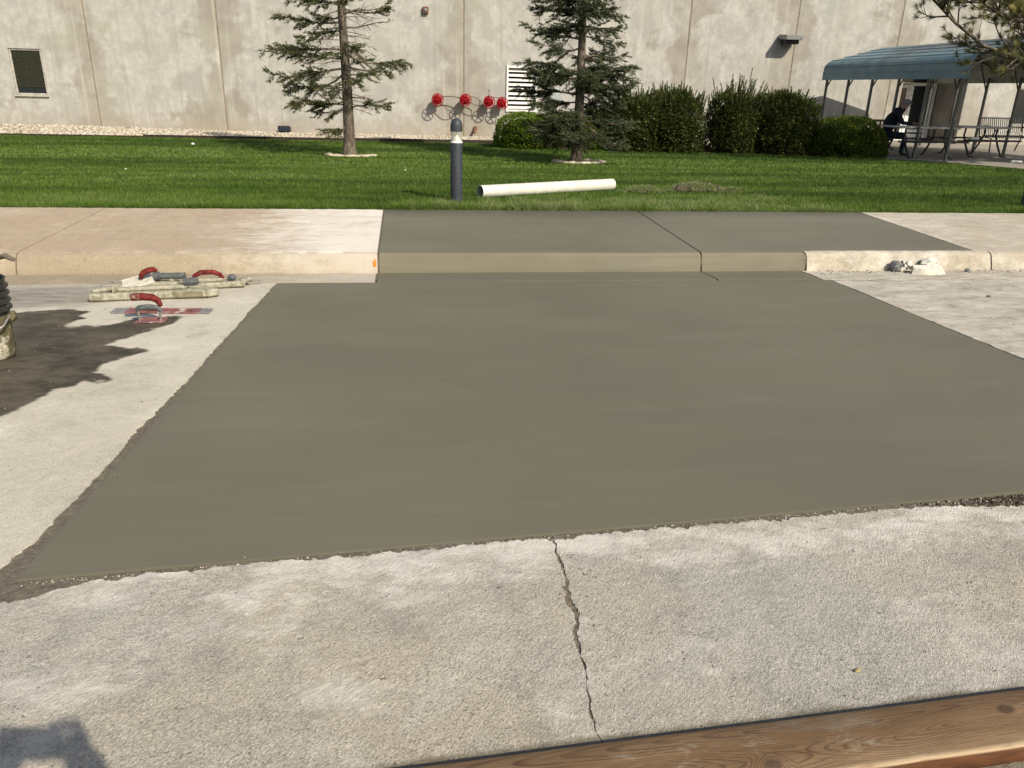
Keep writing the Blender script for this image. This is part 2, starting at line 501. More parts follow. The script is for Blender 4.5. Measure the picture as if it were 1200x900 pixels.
M['reflector'] = simple('white_reflector', (.85, .85, .83), .35, .5, 0, .04)
M['pvc'] = simple('white_pvc', (.60, .585, .52), .45, .4, 0, .10, 5, 0, ((.38, .32, .23), .60))
M['pvc_in'] = simple('pvc_bore', (.30, .29, .27), .6, .3)
def wood_mat():
    m = Mat('weathered_plank', .7, .3)
    v0 = m.co()
    # growth rings cut nearly along the pith, bent round two knots
    warp = m.n('ShaderNodeTexNoise', {'Vector': m.mp(scale=(1.6, 5, 5)), 'Scale': 1.0, 'Detail': 2.0}).outputs['Color']
    v = m.mix(.045, v0, warp, 'LINEAR_LIGHT')
    x = m.xyz(v)
    def cen(cx, cy, sx):
        dx = m.math('MULTIPLY', m.math('SUBTRACT', x[0], cx), sx)
        dy = m.math('SUBTRACT', x[1], cy)
        return m.math('SQRT', m.math('ADD', m.math('MULTIPLY', dx, dx), m.math('MULTIPLY', dy, dy)))
    d1 = cen(.33, -.012, .12); d2 = cen(-.62, -.03, .10); d3 = cen(-.05, .05, .05)
    d = m.math('MINIMUM', m.math('MINIMUM', d1, d2), m.math('ADD', d3, .012))
    k1 = cen(.435, .018, .7); k2 = cen(-.20, -.045, .8)
    k = m.math('MINIMUM', k1, k2)
    d = m.math('ADD', d, m.ramp(k, 0, .05, .028, 0))
    ring = m.math('FRACT', m.math('MULTIPLY', d, 190))
    late = m.math('MULTIPLY', m.math('MULTIPLY', m.ramp(ring, .45, .92), m.ramp(ring, .92, 1.0, 1, 0)), m.ramp(m.noise(3.5, 4, .65, vec=m.mp(scale=(1, 4, 1), loc=(2, 2, 2))), .36, .62, .25, 1))
    fib = m.noise(1.0, 4, .7, vec=m.mp(scale=(9, 300, 60)))
    col = m.mix(m.ramp(m.noise(4, 4, .6, vec=m.mp(scale=(.6, 2, 1))), .3, .7), (.155, .092, .046), (.25, .157, .083))
    col = m.mix(m.math('MULTIPLY', late, .8), col, (.060, .032, .017))
    col = m.mix(m.math('MULTIPLY', m.ramp(fib, .38, .66), .60), col, (.10, .058, .030))
    dirty = m.ramp(m.noise(7, 6, .75, vec=m.mp(scale=(.7, 1.5, 1), loc=(9, 0, 0))), .56, .70, 0, .55)
    col = m.mix(dirty, col, (.34, .30, .235))
    col = m.mix(m.ramp(m.noise(60, 3, .7, vec=m.mp(scale=(.5, 1.6, 1))), .66, .74, 0, .6), col, (.055, .035, .022))
    col = m.mix(m.ramp(k, .012, .022, .85, 0), col, (.06, .035, .022))
    grey = m.ramp(m.noise(3.0, 5, .65, vec=m.mp(scale=(.8, 2.2, 1), loc=(4, 1, 0))), .54, .72, 0, .55)
    col = m.mix(grey, col, (.25, .225, .18))
    wear = m.math('MULTIPLY', m.attr('worn'), m.ramp(m.noise(14, 5, .7, vec=m.mp(scale=(.5, 2, 1))), .30, .55, .25, 1))
    col = m.mix(wear, col, (.50, .38, .24))
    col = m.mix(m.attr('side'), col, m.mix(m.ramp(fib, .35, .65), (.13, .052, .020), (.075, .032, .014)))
    nr = m.bump(m.math('ADD', m.math('MULTIPLY', late, .6), fib), .35, .002)
    return m.done(col, .72, nr)
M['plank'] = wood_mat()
M['steel_strip'] = simple('grey_edge_strip', (.16, .165, .165), .6, .3, 0, .5, 120, .3)
M['crust'] = simple('cement_crusted_wood', (.31, .292, .225), .85, .2, 0, .28, 30, .8, ((.20, .18, .125), .56))
M['crust_green'] = simple('wet_cement_crust', (.20, .18, .115), .75, .3, 0, .25, 30, .5)
M['steel'] = simple('trowel_steel', (.42, .40, .38), .35, .5, .7, .2, 20, 0, ((.46, .41, .33), .58))
M['steel_pale'] = simple('cement_coated_blade', (.52, .49, .42), .6, .3, .2, .2, 20, .2)
M['pink_steel'] = simple('pink_painted_blade', (.23, .10, .10), .5, .35, .2, .3, 22, 0, ((.46, .40, .34), .56))
M['grip_grey'] = simple('dark_grey_rubber', (.085, .095, .095), .6, .3, 0, .3, 40, .2)
M['bucket_black'] = simple('black_bucket_plastic', (.028, .026, .022), .5, .4, 0, .3, 20, .1, ((.30, .27, .19), .62))
M['bucket_splash'] = simple('cement_splattered_plastic', (.115, .10, .055), .7, .3, 0, .25, 16, .3, ((.58, .54, .45), .54))
M['stick'] = simple('grey_stick', (.14, .12, .09), .8, .2)
M['chunk'] = simple('broken_concrete', (.62, .59, .52), .9, .2, 0, .18, 26, .8, ((.40, .37, .31), .64))
M['chunk_dark'] = simple('dark_aggregate_lump', (.14, .145, .15), .9, .2, 0, .5, 30, .9)
M['orange'] = simple('orange_marking_paint', (.80, .19, .03), .7, .3, 0, .2, 60, .2)
M['paper'] = simple('white_scrap', (.78, .77, .73), .7, .2)
M['leaf_yellow'] = simple('dry_yellow_leaf', (.40, .34, .13), .8, .2)
M['stone'] = simple('pale_limestone', (.47, .42, .33), .9, .2, 0, .2, 10, .6)
M['edging'] = simple('dark_steel_edging', (.035, .027, .022), .8, .2)

def bark_mat():
    m = Mat('grey_spruce_bark', .95, .15)
    n = m.noise(1, 5, .7, vec=m.mp(scale=(16, 16, 7)))
    c = m.mix(m.ramp(n, .32, .68), (.055, .044, .034), (.19, .16, .13))
    return m.done(c, None, m.bump(n, .9, .03))
M['bark'] = bark_mat()
M['twig'] = simple('dead_twig', (.15, .125, .10), .95, .1)
def leaf_mat(name, a, b, c, trans=.25):
    """foliage: tone follows each leaf's own random tint"""
    m = Mat(name, .6, .25)
    t = m.attr('tint')
    col = m.mix(m.ramp(t, 0, .6), a, b)
    col = m.mix(m.ramp(t, .6, 1), col, c)
    m.put(m.b.inputs['Base Color'], col)
    tr = m.n('ShaderNodeBsdfTranslucent', {'Color': col})
    mx = m.n('ShaderNodeMixShader', {'Fac': trans})
    m.t.links.new(m.b.outputs[0], mx.inputs[1]); m.t.links.new(tr.outputs[0], mx.inputs[2])
    m.t.links.new(mx.outputs[0], m.t.nodes['Material Output'].inputs['Surface'])
    return m.m
M['spruce_a'] = leaf_mat('spruce_needles_olive', (.022, .032, .012), (.068, .082, .028), (.17, .18, .065))
M['spruce_b'] = leaf_mat('spruce_needles_blue', (.020, .032, .016), (.060, .080, .034), (.14, .165, .075))
M['pine'] = leaf_mat('pine_needles', (.055, .064, .020), (.14, .145, .045), (.29, .265, .075))
M['shrub'] = leaf_mat('shrub_leaves', (.030, .046, .010), (.085, .112, .026), (.24, .26, .08), .35)
M['yew'] = leaf_mat('clipped_yew', (.045, .070, .008), (.115, .16, .018), (.20, .24, .035), .3)
M['juniper'] = leaf_mat('bright_hedge', (.07, .12, .010), (.17, .25, .022), (.25, .33, .05), .35)
M['grass'] = leaf_mat('lawn_blades', (.044, .088, .010), (.128, .205, .028), (.30, .32, .165), .3)
def lawn_mat():
    m = Mat('lawn_sward', .9, .15)
    n = m.noise(6, 5, .7)
    c = m.mix(m.ramp(n, .3, .7), (.030, .055, .010), (.065, .10, .02))
    return m.done(c, None, m.bump(m.noise(70, 3), .8, .03))
M['lawn'] = lawn_mat()
M['gravel_base'] = simple('gravel_bed', (.24, .185, .13), .95, .1, 0, .5, 60, .8)
def pebble_mat():
    m = Mat('river_pebbles', .8, .3)
    t = m.attr('tint')
    c = m.mix(m.ramp(t, 0, .5), (.20, .16, .12), (.40, .345, .27))
    c = m.mix(m.ramp(t, .5, 1), c, (.58, .54, .46))
    return m.done(c)
M['pebble'] = pebble_mat()
M['hoodie'] = simple('dark_navy_hoodie', (.018, .02, .028), .9, .15)
M['jeans'] = simple('blue_jeans', (.03, .045, .085), .9, .15)
M['skin'] = simple('skin', (.30, .175, .12), .55, .35, 0, .1)
M['cap'] = simple('grey_cap', (.20, .20, .20), .9, .15)
M['boot'] = simple('brown_boots', (.06, .04, .028), .8, .2)
M['hivis'] = simple('work_shirt', (.30, .32, .12), .9, .15)
#=================================================================== GROUND
def road_z(Y): return .025 * (6.85 - np.maximum(Y, 0.6)) - (np.minimum(Y - .6, 0)) * .004
def lawn_z(Y): return .225 - .0081 * (Y - 8.95)
KERB_Y, WALK_Y0, WALK_Y1 = 6.74, 6.80, 8.92

def grid(name, xs_fn, us, vs, mat, zfn, skirt=.04, rough=.0, seed=0, attr=None, smooth=True):
    """sheet whose rows run between two ragged edges; xs_fn(u, v) -> X, Y"""
    U, V = np.meshgrid(us, vs)
    X, Y = xs_fn(U, V)
    Z = zfn(Y)
    if rough:
        Z = Z + (fbm(X * 9, Y * 9, 3, seed) - .5) * rough * 1.6 + (fbm(X * 55, Y * 55, 2, seed + 5) - .5) * rough
    n, k = X.shape
    P = np.stack([X, Y, Z], -1).reshape(-1, 3)
    i = np.arange(n * k).reshape(n, k)
    F = np.stack([i[:-1, :-1], i[:-1, 1:], i[1:, 1:], i[1:, :-1]], -1).reshape(-1, 4)
    # skirt round the rim so the slab has a broken face
    rim = np.concatenate([i[0, :], i[1:, -1], i[-1, -2::-1], i[-2:0:-1, 0]])
    Q = P[rim].copy(); Q[:, 2] -= skirt
    b = len(P); m = len(rim)
    j = np.arange(m)
    F2 = np.stack([rim[j], b + j, b + (j + 1) % m, rim[(j + 1) % m]], -1)
    at = None
    if attr is not None:
        at = {kk: np.concatenate([vv.ravel(), vv.ravel()[rim]]) for kk, vv in attr(X, Y).items()}
    o = raw(name, np.concatenate([P, Q]), np.concatenate([F, F2]), mat, None, smooth, at)
    o.data.set_sharp_from_angle(angle=R(32))
    return struct(o)

def rag(t, amp, fr, seed):
    return (fbm(t * fr, t * 0 + seed, 5, seed) - .5) * 2 * amp

# edges of the fresh slab (plan)
def slab_left(Y): return -1.206 + (Y - 2.147) * .0352
def slab_right(Y): return 3.723 + (Y - 3.99) * .007
def slab_near(X): return 2.147 + np.maximum(X + .6, -.6) * .0705 + .028
GUT_Y = 6.335
# far ground sheet and the cement-smeared bed under the cuts
g = MB(); g.add([(-150, -150, -.12), (150, -150, -.12), (150, 150, -.12), (-150, 150, -.12)], [(0, 1, 2, 3)])
struct(g.build('ground', M['base']))
def bed_x(u, v): return u, v
us = np.linspace(-3.0, 5.5, 200); vs = np.linspace(.5, 6.8, 150)
grid('cement_bed', bed_x, us, vs, M['smear'], lambda Y: road_z(Y) - .0055, .05, .004, 3)

def sp(a, b, n, lo, hi, k=9):
    """dense between a and b, coarse out to lo and hi"""
    left = a - np.geomspace(.05, max(.06, a - lo), k)[::-1] if a > lo else np.array([])
    right = b + np.geomspace(.05, max(.06, hi - b), k) if b < hi else np.array([])
    return np.concatenate([left, np.linspace(a, b, n), right])

# --- old roadway in front, in two pieces either side of the crack
def crack_x(Y):
    c = np.interp(Y, [1.28, 1.35, 1.49, 1.60, 1.70, 1.80, 1.83, 1.92, 2.04, 2.3],
                  [.417, .414, .426, .437, .433, .459, .448, .459, .470, .463])
    return c + rag(Y, .010, 9, 21) + rag(Y, .008, 40, 22) + rag(Y, .004, 110, 23)
def crack_w(Y):
    return np.maximum(np.interp(Y, [1.18, 1.30, 1.38, 1.5, 1.62, 1.70, 1.78, 1.84, 1.95, 2.1, 2.3], [.0, .001, .005, .004, .008, .015, .010, .024, .010, .008, .008]) + rag(Y, .007, 26, 33) + rag(Y, .006, 90, 34), .001)
def near_edge(X):
    """ragged far edge of the old roadway, standing a little off the fresh slab"""
    gap = np.interp(X, [-1.5, -1.15, -.98, -.85, -.3, .3, .9, 1.6, 1.95, 2.25, 2.6, 3.5], [.11, .095, .035, .016, .012, .016, .022, .026, .034, .085, .10, .03])
    return slab_near(X) - gap - np.abs(rag(X, .030, 6, 41)) - np.abs(rag(X, .020, 30, 42)) - np.abs(rag(X, .010, 90, 43))
def front_left(u, v):
    Y = v
    X1 = crack_x(Y) - crack_w(Y) / 2
    X = np.where(u <= -1.0, u, -1.0 + (u + 1.0) / 1.45 * (X1 + 1.0))
    Yt = near_edge(X)
    Y2 = np.where(v > 1.0, 1.0 + (v - 1.0) / 1.2 * (Yt - 1.0), v)
    return X, Y2
def front_right(u, v):
    X0 = crack_x(v) + crack_w(v) / 2
    X = np.where(u >= 1.0, u, X0 + (u - .45) / .55 * (1.0 - X0))
    Yt = near_edge(X)
    Y2 = np.where(v > 1.0, 1.0 + (v - 1.0) / 1.2 * (Yt - 1.0), v)
    return X, Y2
vfront = np.concatenate([-7 + np.zeros(1), np.array([-3, -1, 0, .5, .8]), np.linspace(1.0, 2.2, 170)])
grid('road', front_left, np.concatenate([[-16, -8, -4, -2.5, -1.8], np.linspace(-1.5, .45, 240)]), vfront, M['road_front'], road_z, .05, .0042, 11)
grid('road', front_right, np.concatenate([np.linspace(.45, 2.7, 270), [2.9, 3.3, 4, 6, 10, 18]]), vfront, M['road_front'], road_z, .05, .0042, 11)

U, V = np.meshgrid(np.linspace(.34, .54, 50), np.linspace(1.2, 2.22, 220))
Z = road_z(V) - .0035 + (fbm(U * 120, V * 120, 3, 61) - .5) * .009
i = np.arange(U.size).reshape(U.shape)
struct(raw('crack_fill', np.stack([U, V, Z], -1).reshape(-1, 3), np.stack([i[:-1, :-1], i[:-1, 1:], i[1:, 1:], i[1:, :-1]], -1).reshape(-1, 4), M['crack_dirt'], None, False))
# --- old roadway on the left, with the spilt-water stain
WET = [(-2.745, 5.413), (-2.463, 5.518), (-2.183, 5.481), (-2.21, 5.36), (-2.154, 5.25), (-2.22, 5.12), (-2.10, 5.06), (-1.98, 5.10), (-1.841, 5.20), (-1.70, 5.29),
       (-1.578, 5.30), (-1.535, 5.21), (-1.56, 5.09), (-1.66, 4.90), (-1.776, 4.70), (-1.80, 4.64), (-1.70, 4.585), (-1.56, 4.56), (-1.532, 4.50), (-1.60, 4.40), (-1.68, 4.25),
       (-1.68, 4.09), (-1.58, 4.03), (-1.56, 3.98), (-1.70, 3.93), (-1.80, 3.84), (-1.80, 3.70), (-1.87, 3.50), (-2.0, 3.25), (-2.4, 3.0), (-4.5, 2.8), (-5.5, 4.0), (-5.0, 5.3), (-3.6, 5.35)]
DAMP = [(-4.5, 6.32), (-2.466, 6.32), (-2.2, 6.2), (-2.05, 6.05), (-2.15, 5.75), (-2.292, 5.66), (-2.5, 5.6), (-3.4, 5.5), (-5.5, 5.4), (-5.5, 6.3)]
def sdf(X, Y, poly):
    P = np.array(poly); Q = np.roll(P, -1, 0)
    d = np.full(X.shape, 1e9); ins = np.zeros(X.shape, bool)
    for (ax, ay), (bx, by) in zip(P, Q):
        ex, ey = bx - ax, by - ay
        t = np.clip(((X - ax) * ex + (Y - ay) * ey) / (ex * ex + ey * ey), 0, 1)
        d = np.minimum(d, np.hypot(X - ax - t * ex, Y - ay - t * ey))
        c = ((ay > Y) != (by > Y)) & (X < (bx - ax) * (Y - ay) / (by - ay + 1e-12) + ax)
        ins ^= c
    return np.where(ins, -d, d)
def wet_attr(X, Y):
    wx = X + rag(Y, .03, 14, 5) + (fbm(X * 30, Y * 30, 3, 6) - .5) * .02; wy = Y + (fbm(X * 12, Y * 12, 4, 8) - .5) * .14 + (fbm(X * 40, Y * 40, 3, 18) - .5) * .02
    w = np.clip(.5 - sdf(wx, wy, WET) / .11, 0, 1)
    dp = np.clip(.5 - sdf(X + (fbm(X * 5, Y * 5, 4, 9) - .5) * .2, Y + (fbm(X * 4, Y * 8, 4, 10) - .5) * .25, DAMP) / .22, 0, 1)
    return {'wet': w, 'damp': dp}
def left_edge(Y):
    gap = np.interp(Y, [1.9, 2.15, 2.35, 2.8, 3.3, 3.9, 4.6, 5.3, 6.3], [.10, .075, .045, .028, .035, .018, .02, .012, .010])
    return slab_left(Y) - gap - np.abs(rag(Y, .022, 5, 51)) - np.abs(rag(Y, .018, 26, 52)) - np.abs(rag(Y, .010, 80, 53))
def left_x(u, v):
    xe = left_edge(v)
    return np.where(u <= -2.0, u - 0 * xe, -2.0 + (u + 2.0) * (xe + 2.0)), v
ul = np.concatenate([[-16, -9, -5.5, -4.5], np.linspace(-3.4, -2.02, 92), -2.0 + np.linspace(0, 1, 64)])
vl = np.concatenate([np.linspace(2.03, 6.33, 300)])
def near_left(u, v):
    X, Y = left_x(u, v)
    # saw-cut overrun: the near end follows the front piece's edge
    yt = near_edge(X) + .030
    return X, np.where(v < 2.6, yt + (v - 2.03) / .57 * (2.6 - yt), v)
grid('road', near_left, ul, vl, M['road_left'], road_z, .05, .003, 13, wet_attr)
# --- old roadway on the right
def right_edge(Y):
    return slab_right(Y) + .012 + np.abs(rag(Y, .014, 6, 61)) + np.abs(rag(Y, .007, 30, 62))
def right_x(u, v):
    xe = right_edge(v)
    X = np.where(u >= 1, 4.8 + (u - 1), xe + u * (4.8 - xe))
    yt = near_edge(X) + .035
    return X, np.where(v < 3.0, yt + (v - 2.4) / .6 * (3.0 - yt), v)
ur = np.concatenate([np.linspace(0, 1, 60), 1 + np.linspace(.02, 2.4, 110), [3, 4, 6, 9, 14]])
grid('road', right_x, ur, np.linspace(2.4, 6.30, 230), M['road_right'], road_z, .05, .004, 14)

# --- gutter pans
def pan(x0, x1, mat, name='gutter', n=120, ragged=0, rough=.0015, lip=0):
    def f(u, v):
        a = x0 + (np.abs(rag(v, .012, 9, 71)) if ragged < 0 else 0)
        b = x1 - (np.abs(rag(v, .012, 9, 72)) if ragged > 0 else 0)
        return a + u * (b - a), v
    return grid(name, f, np.linspace(0, 1, n), np.linspace(GUT_Y + .006, 6.745, 26), mat, lambda Y: np.interp(Y, [6.33, 6.341, 6.365, 6.745], [.0128, .0128 + lip, .0135 + lip, .0]), .05, rough, 15)
pan(-16, -4.2, M['walk_left'], n=20)
def gut_attr(X, Y):
    return wet_attr(X, Y)
def fgut(u, v): return u, v
grid('gutter', fgut, np.concatenate([np.linspace(-4.18, -.285, 240)]), np.linspace(GUT_Y + .008, 6.745, 30), M['kerb_left'], lambda Y: np.interp(Y, [6.33, 6.345, 6.745], [.011, .0135, .0]), .05, .003, 15)
pan(-.262, 2.685, M['slab_new'], n=60, rough=0, lip=.0075)
pan(2.700, 3.655, M['slab_new'], n=30, rough=0, lip=.0075)
pan(3.69, 9.0, M['road_right'], n=200, rough=.004)
pan(9.02, 18, M['road_right'], n=20)

# --- the fresh slab itself: rounded (tooled) arris all round, dead flat between
def slab_fn(u, v):
    Yn = slab_near(-1.2 + u * 4.92)
    Y = Yn + v * (GUT_Y - Yn)
    xl, xr = slab_left(Y), slab_right(Y)
    X = xl + u * (xr - xl)
    return X, slab_near(X) + v * (GUT_Y - slab_near(X))
e = np.array([0, .0006, .0015, .0028])
us = np.concatenate([e, np.linspace(.006, .994, 110), 1 - e[::-1]])
vs = np.concatenate([e, np.linspace(.006, .994, 90), 1 - e[::-1]])
U, V = np.meshgrid(us, vs)
X, Y = slab_fn(U, V)
dd = np.minimum(np.minimum(U, 1 - U) * 4.9, np.minimum(V, 1 - V) * 4.1)
Z = road_z(Y) + .0005 - .0010 * np.clip(1 - dd / .006, 0, 1) ** 2 + (fbm(X * .9, Y * 1.1, 3, 91) - .5) * .006
n, k = X.shape
P = np.stack([X, Y, Z], -1).reshape(-1, 3); i = np.arange(n * k).reshape(n, k)
F = np.stack([i[:-1, :-1], i[:-1, 1:], i[1:, 1:], i[1:, :-1]], -1).reshape(-1, 4)
rim = np.concatenate([i[0, :], i[1:, -1], i[-1, -2::-1], i[-2:0:-1, 0]])
Q = P[rim].copy(); Q[:, 2] -= .05
j = np.arange(len(rim)); b = len(P)
F2 = np.stack([rim[j], b + j, b + (j + 1) % len(rim), rim[(j + 1) % len(rim)]], -1)
o = struct(raw('fresh_slab', np.concatenate([P, Q]), np.concatenate([F, F2]), M['slab_new'], None, True))
o.data.set_sharp_from_angle(angle=R(32))

# --- kerb and pavement: profile (Y, Z) pulled along X
def pull(name, prof, x0, x1, mats, nx=2, mslot=None, rough=0, seed=0, tilt=None):
    prof = np.array(prof, float)
    xs = np.linspace(x0, x1, nx)
    PX = np.repeat(xs[:, None], len(prof), 1)
    PY = np.repeat(prof[None, :, 0], nx, 0)
    PZ = np.repeat(prof[None, :, 1], nx, 0).copy()
    if rough:
        wgt = np.repeat((prof[None, :, 1] > .004).astype(float), nx, 0)
        PY = PY + (fbm(PX * 11, PZ * 30 + PY * 8, 4, seed) - .5) * rough * wgt
        PZ = PZ + (fbm(PX * 13 + 9, PY * 13, 4, seed + 3) - .5) * rough * .8 * wgt
    m = len(prof)
    P = np.stack([PX, PY, PZ], -1).reshape(-1, 3)
    i = np.arange(nx * m).reshape(nx, m)
    F = np.stack([i[:-1, :-1], i[1:, :-1], i[1:, 1:], i[:-1, 1:]], -1).reshape(-1, 4)
    me_o = raw(name, P, F, mats, None, True)
    me = me_o.data
    bm = bmesh.new(); bm.from_mesh(me); bm.verts.ensure_lookup_table()
    for r_ in (0, nx - 1):
        try: bm.faces.new([bm.verts[int(q)] for q in (i[r_] if r_ else i[r_][::-1])])
        except Exception: pass
    bmesh.ops.recalc_face_normals(bm, faces=bm.faces)
    bm.to_mesh(me); bm.free()
    if mslot:
        mi = [0] * len(me.polygons)
        for p in me.polygons:
            mi[p.index] = mslot(p.center, p.normal)
        me.polygons.foreach_set('material_index', mi)
    me.set_sharp_from_angle(angle=R(40))
    return struct(me_o)
zt = .165; zb = .165 + .03 * (WALK_Y1 - 6.80)
face = [(6.741, -.06), (6.742, .0), (6.757, .05), (6.776, .105), (6.786, .135)]
nose = [(6.790, .148), (6.797, .158), (6.808, .164), (6.822, .1665)]
top = [(6.90, .169), (7.3, .180), (7.9, .198), (8.4, .213), (WALK_Y1 - .008, zb), (WALK_Y1, zb - .006), (WALK_Y1, -.1), (6.741, -.1)]
old_nose = [(6.79, .138), (6.80, .150), (6.818, .160), (6.84, .1655)]
old_face = [(6.741, -.06), (6.738, .0), (6.752, .05), (6.768, .09), (6.78, .122)]
fine_top = [(6.9, .169)] + [(y, .1665 + .03 * (y - 6.822)) for y in np.linspace(7.0, 8.88, 16)] + top[4:]
slotf = lambda c, n: 1 if (c.y < 6.835 and n.y < -.25) else 0
# fresh pavement, two bays with a tooled joint
pull('sidewalk', face + nose + top, -.255, 2.684, [M['walk_new'], M['kerb_new']], 260, slotf, .0025, 17)
pull('sidewalk', face + nose + top, 2.700, 3.703, [M['walk_new'], M['kerb_new']], 100, slotf, .0025, 17)
# fresh bay behind the old kerb on the right
pull('sidewalk', [(6.868, -.06), (6.868, .166), (6.90, .170)] + top[1:], 3.703, 5.50, [M['walk_new']], 160, None, .0025, 17)
# old kerb standing in front of that bay (broken left end) and old pavement beyond
pull('kerb', old_face + old_nose + [(6.862, .1685), (6.863, -.1), (6.741, -.1)], 3.735, 5.642, [M['kerb_right']], 160, None, .010, 7)
pull('sidewalk', old_face + old_nose + fine_top, 5.660, 9.0, [M['walk_right'], M['kerb_right']], 160, slotf, .008, 8)
pull('sidewalk', old_face + old_nose + fine_top, 9.015, 18.0, [M['walk_right'], M['kerb_right']], 40, slotf, .006, 8)
pull('sidewalk', [(6.868, -.06), (6.868, .166), (6.90, .170)] + fine_top[1:], 5.515, 5.656, [M['walk_right']], 20, None, .004, 8)
# old pavement on the left, with its joint
pull('sidewalk', old_face + old_nose + fine_top, -3.215, -.272, [M['walk_left'], M['kerb_left']], 220, slotf, .010, 9)
pull('sidewalk', old_face + old_nose + fine_top, -7.0, -3.228, [M['walk_left'], M['kerb_left']], 200, slotf, .008, 9)
pull('sidewalk', old_face + old_nose + fine_top, -16, -7.012, [M['walk_left'], M['kerb_left']], 40, slotf, .006, 9)
# dark grout bed that shows in the joints
pull('joint_bed', [(6.75, -.08), (6.772, .08), (6.80, .144), (6.83, .156), (6.9, .161), (8.90, zb - .008), (8.90, -.08)], -8, 9.5, [M['smear']], 2)

# --- lawn, planting bed, gravel, patio
def wob(x, a, f, s): return rag(np.asarray(x, float), a, f, s)
def lawn_fn(u, v):
    return u, v
def lawn_noise(Y): return lawn_z(Y)
lx = np.concatenate([[-40, -25, -16], np.linspace(-13, 19, 160), [25, 40]])
ly = np.concatenate([np.linspace(8.925, 10.2, 20), np.linspace(10.4, 24.6, 80)])
grid('lawn', lawn_fn, lx, ly, M['lawn'], lawn_noise, .2, .02, 31)
# gravel strip at the wall foot, banked up to the left
EDGE_Y = 21.65
def grav_z(X, Y):
    t = np.clip((Y - EDGE_Y) / (24.5 - EDGE_Y), 0, 1)
    wall = np.interp(X, [-30, -9, -5, 1, 5, 30], [.21, .20, .130, .105, .10, .10])
    return (lawn_z(EDGE_Y) + .022) * (1 - t) + (wall + .012) * t
gx = np.linspace(-30, 3.4, 120); gy = np.linspace(EDGE_Y, 24.6, 14)
GX, GY = np.meshgrid(gx, gy)
P = np.stack([GX, GY, grav_z(GX, GY)], -1).reshape(-1, 3)
i = np.arange(GX.size).reshape(GX.shape)
struct(raw('gravel_bed', P, np.stack([i[:-1, :-1], i[:-1, 1:], i[1:, 1:], i[1:, :-1]], -1).reshape(-1, 4), M['gravel_base'], None, True))
ico = np.array([(0, 0, 1), (.9, 0, .15), (.25, .85, .1), (-.75, .5, .2), (-.7, -.55, .1), (.3, -.85, .2), (0, 0, -.6)], float)
icf = np.array([(0, 1, 2), (0, 2, 3), (0, 3, 4), (0, 4, 5), (0, 5, 1), (6, 2, 1), (6, 3, 2), (6, 4, 3), (6, 5, 4), (6, 1, 5)])
def pebbles(name, px, py, pz, size, mat, seed, parent=None):
    rr = np.random.default_rng(seed)
    n = len(px)
    V = ico[None] * (1 + rr.uniform(-.25, .25, (n, 7, 3)))
    V = V * (size[:, None, None] * np.stack([rr.uniform(.7, 1.2, n), rr.uniform(.6, 1, n), rr.uniform(.4, .75, n)], -1)[:, None, :])
    a = rr.uniform(0, 2 * PI, n); c, s_ = np.cos(a), np.sin(a)
    X = V[:, :, 0] * c[:, None] - V[:, :, 1] * s_[:, None]; Yv = V[:, :, 0] * s_[:, None] + V[:, :, 1] * c[:, None]
    V = np.stack([X + px[:, None], Yv + py[:, None], V[:, :, 2] + pz[:, None]], -1)
    F = (icf[None] + (np.arange(n) * 7)[:, None, None]).reshape(-1, 3)
    return stuff(raw(name, V.reshape(-1, 3), F, mat, parent, False, {'tint': np.repeat(rr.uniform(0, 1, n) ** .8, 7)}))
n = 13000
px = rng.uniform(-13.5, 3.2, n); py = rng.uniform(EDGE_Y + .03, 24.47, n)
pebbles('river_pebbles', px, py, grav_z(px, py) + .005, rng.uniform(.025, .065, n), M['pebble'], 5)
# a few more round the hedge feet
n = 1500
px = rng.uniform(3.2, 11.5, n); py = rng.uniform(20.6, 24.4, n)
pebbles('river_pebbles', px, py, lawn_z(py) + .02, rng.uniform(.025, .06, n), M['pebble'], 6)
# mulch under the hedge
poly = [(2.2, 21.3), (2.5, 20.6), (3.4, 19.7), (4.6, 19.5), (7.5, 19.2), (10.4, 18.8), (11.5, 18.8), (11.6, 24.45), (2.2, 24.45)]
g = MB(); tri = tessellate_polygon([[Vector((x, y, 0)) for x, y in poly]])
g.add([(x, y, float(lawn_z(y)) + .018) for x, y in poly], [tuple(t) for t in tri])
struct(g.build('mulch_bed', M['mulch'], fixn=True))
# steel edging between lawn and gravel, in three lengths
ed = empty('lawn_edging', 'dark low edging strip between the lawn and the gravel at the wall foot', 'edging', (0, EDGE_Y - .03, 0))
for (a, b_, hgt) in ((-14, -6.66, .045), (-6.64, -1.6, .075), (-1.58, 2.7, .085)):
    mb = MB(); mb.box(((a + b_) / 2, 0, float(lawn_z(EDGE_Y)) + hgt / 2 - .03), (b_ - a, .03, hgt + .06), ch=.004)
    mb.build('edging_length', M['edging'], ed)
# patio under the canopy
g = MB()
pp = [(11.60, 18.10), (12.4, 17.1), (12.62, 16.8), (13.3, 15.6), (14.2, 14.0), (30, 14.0), (30, 26.6), (11.60, 26.6)]
g.prism(pp, -.1, .185)
struct(g.build('patio', M['patio'], fixn=True))
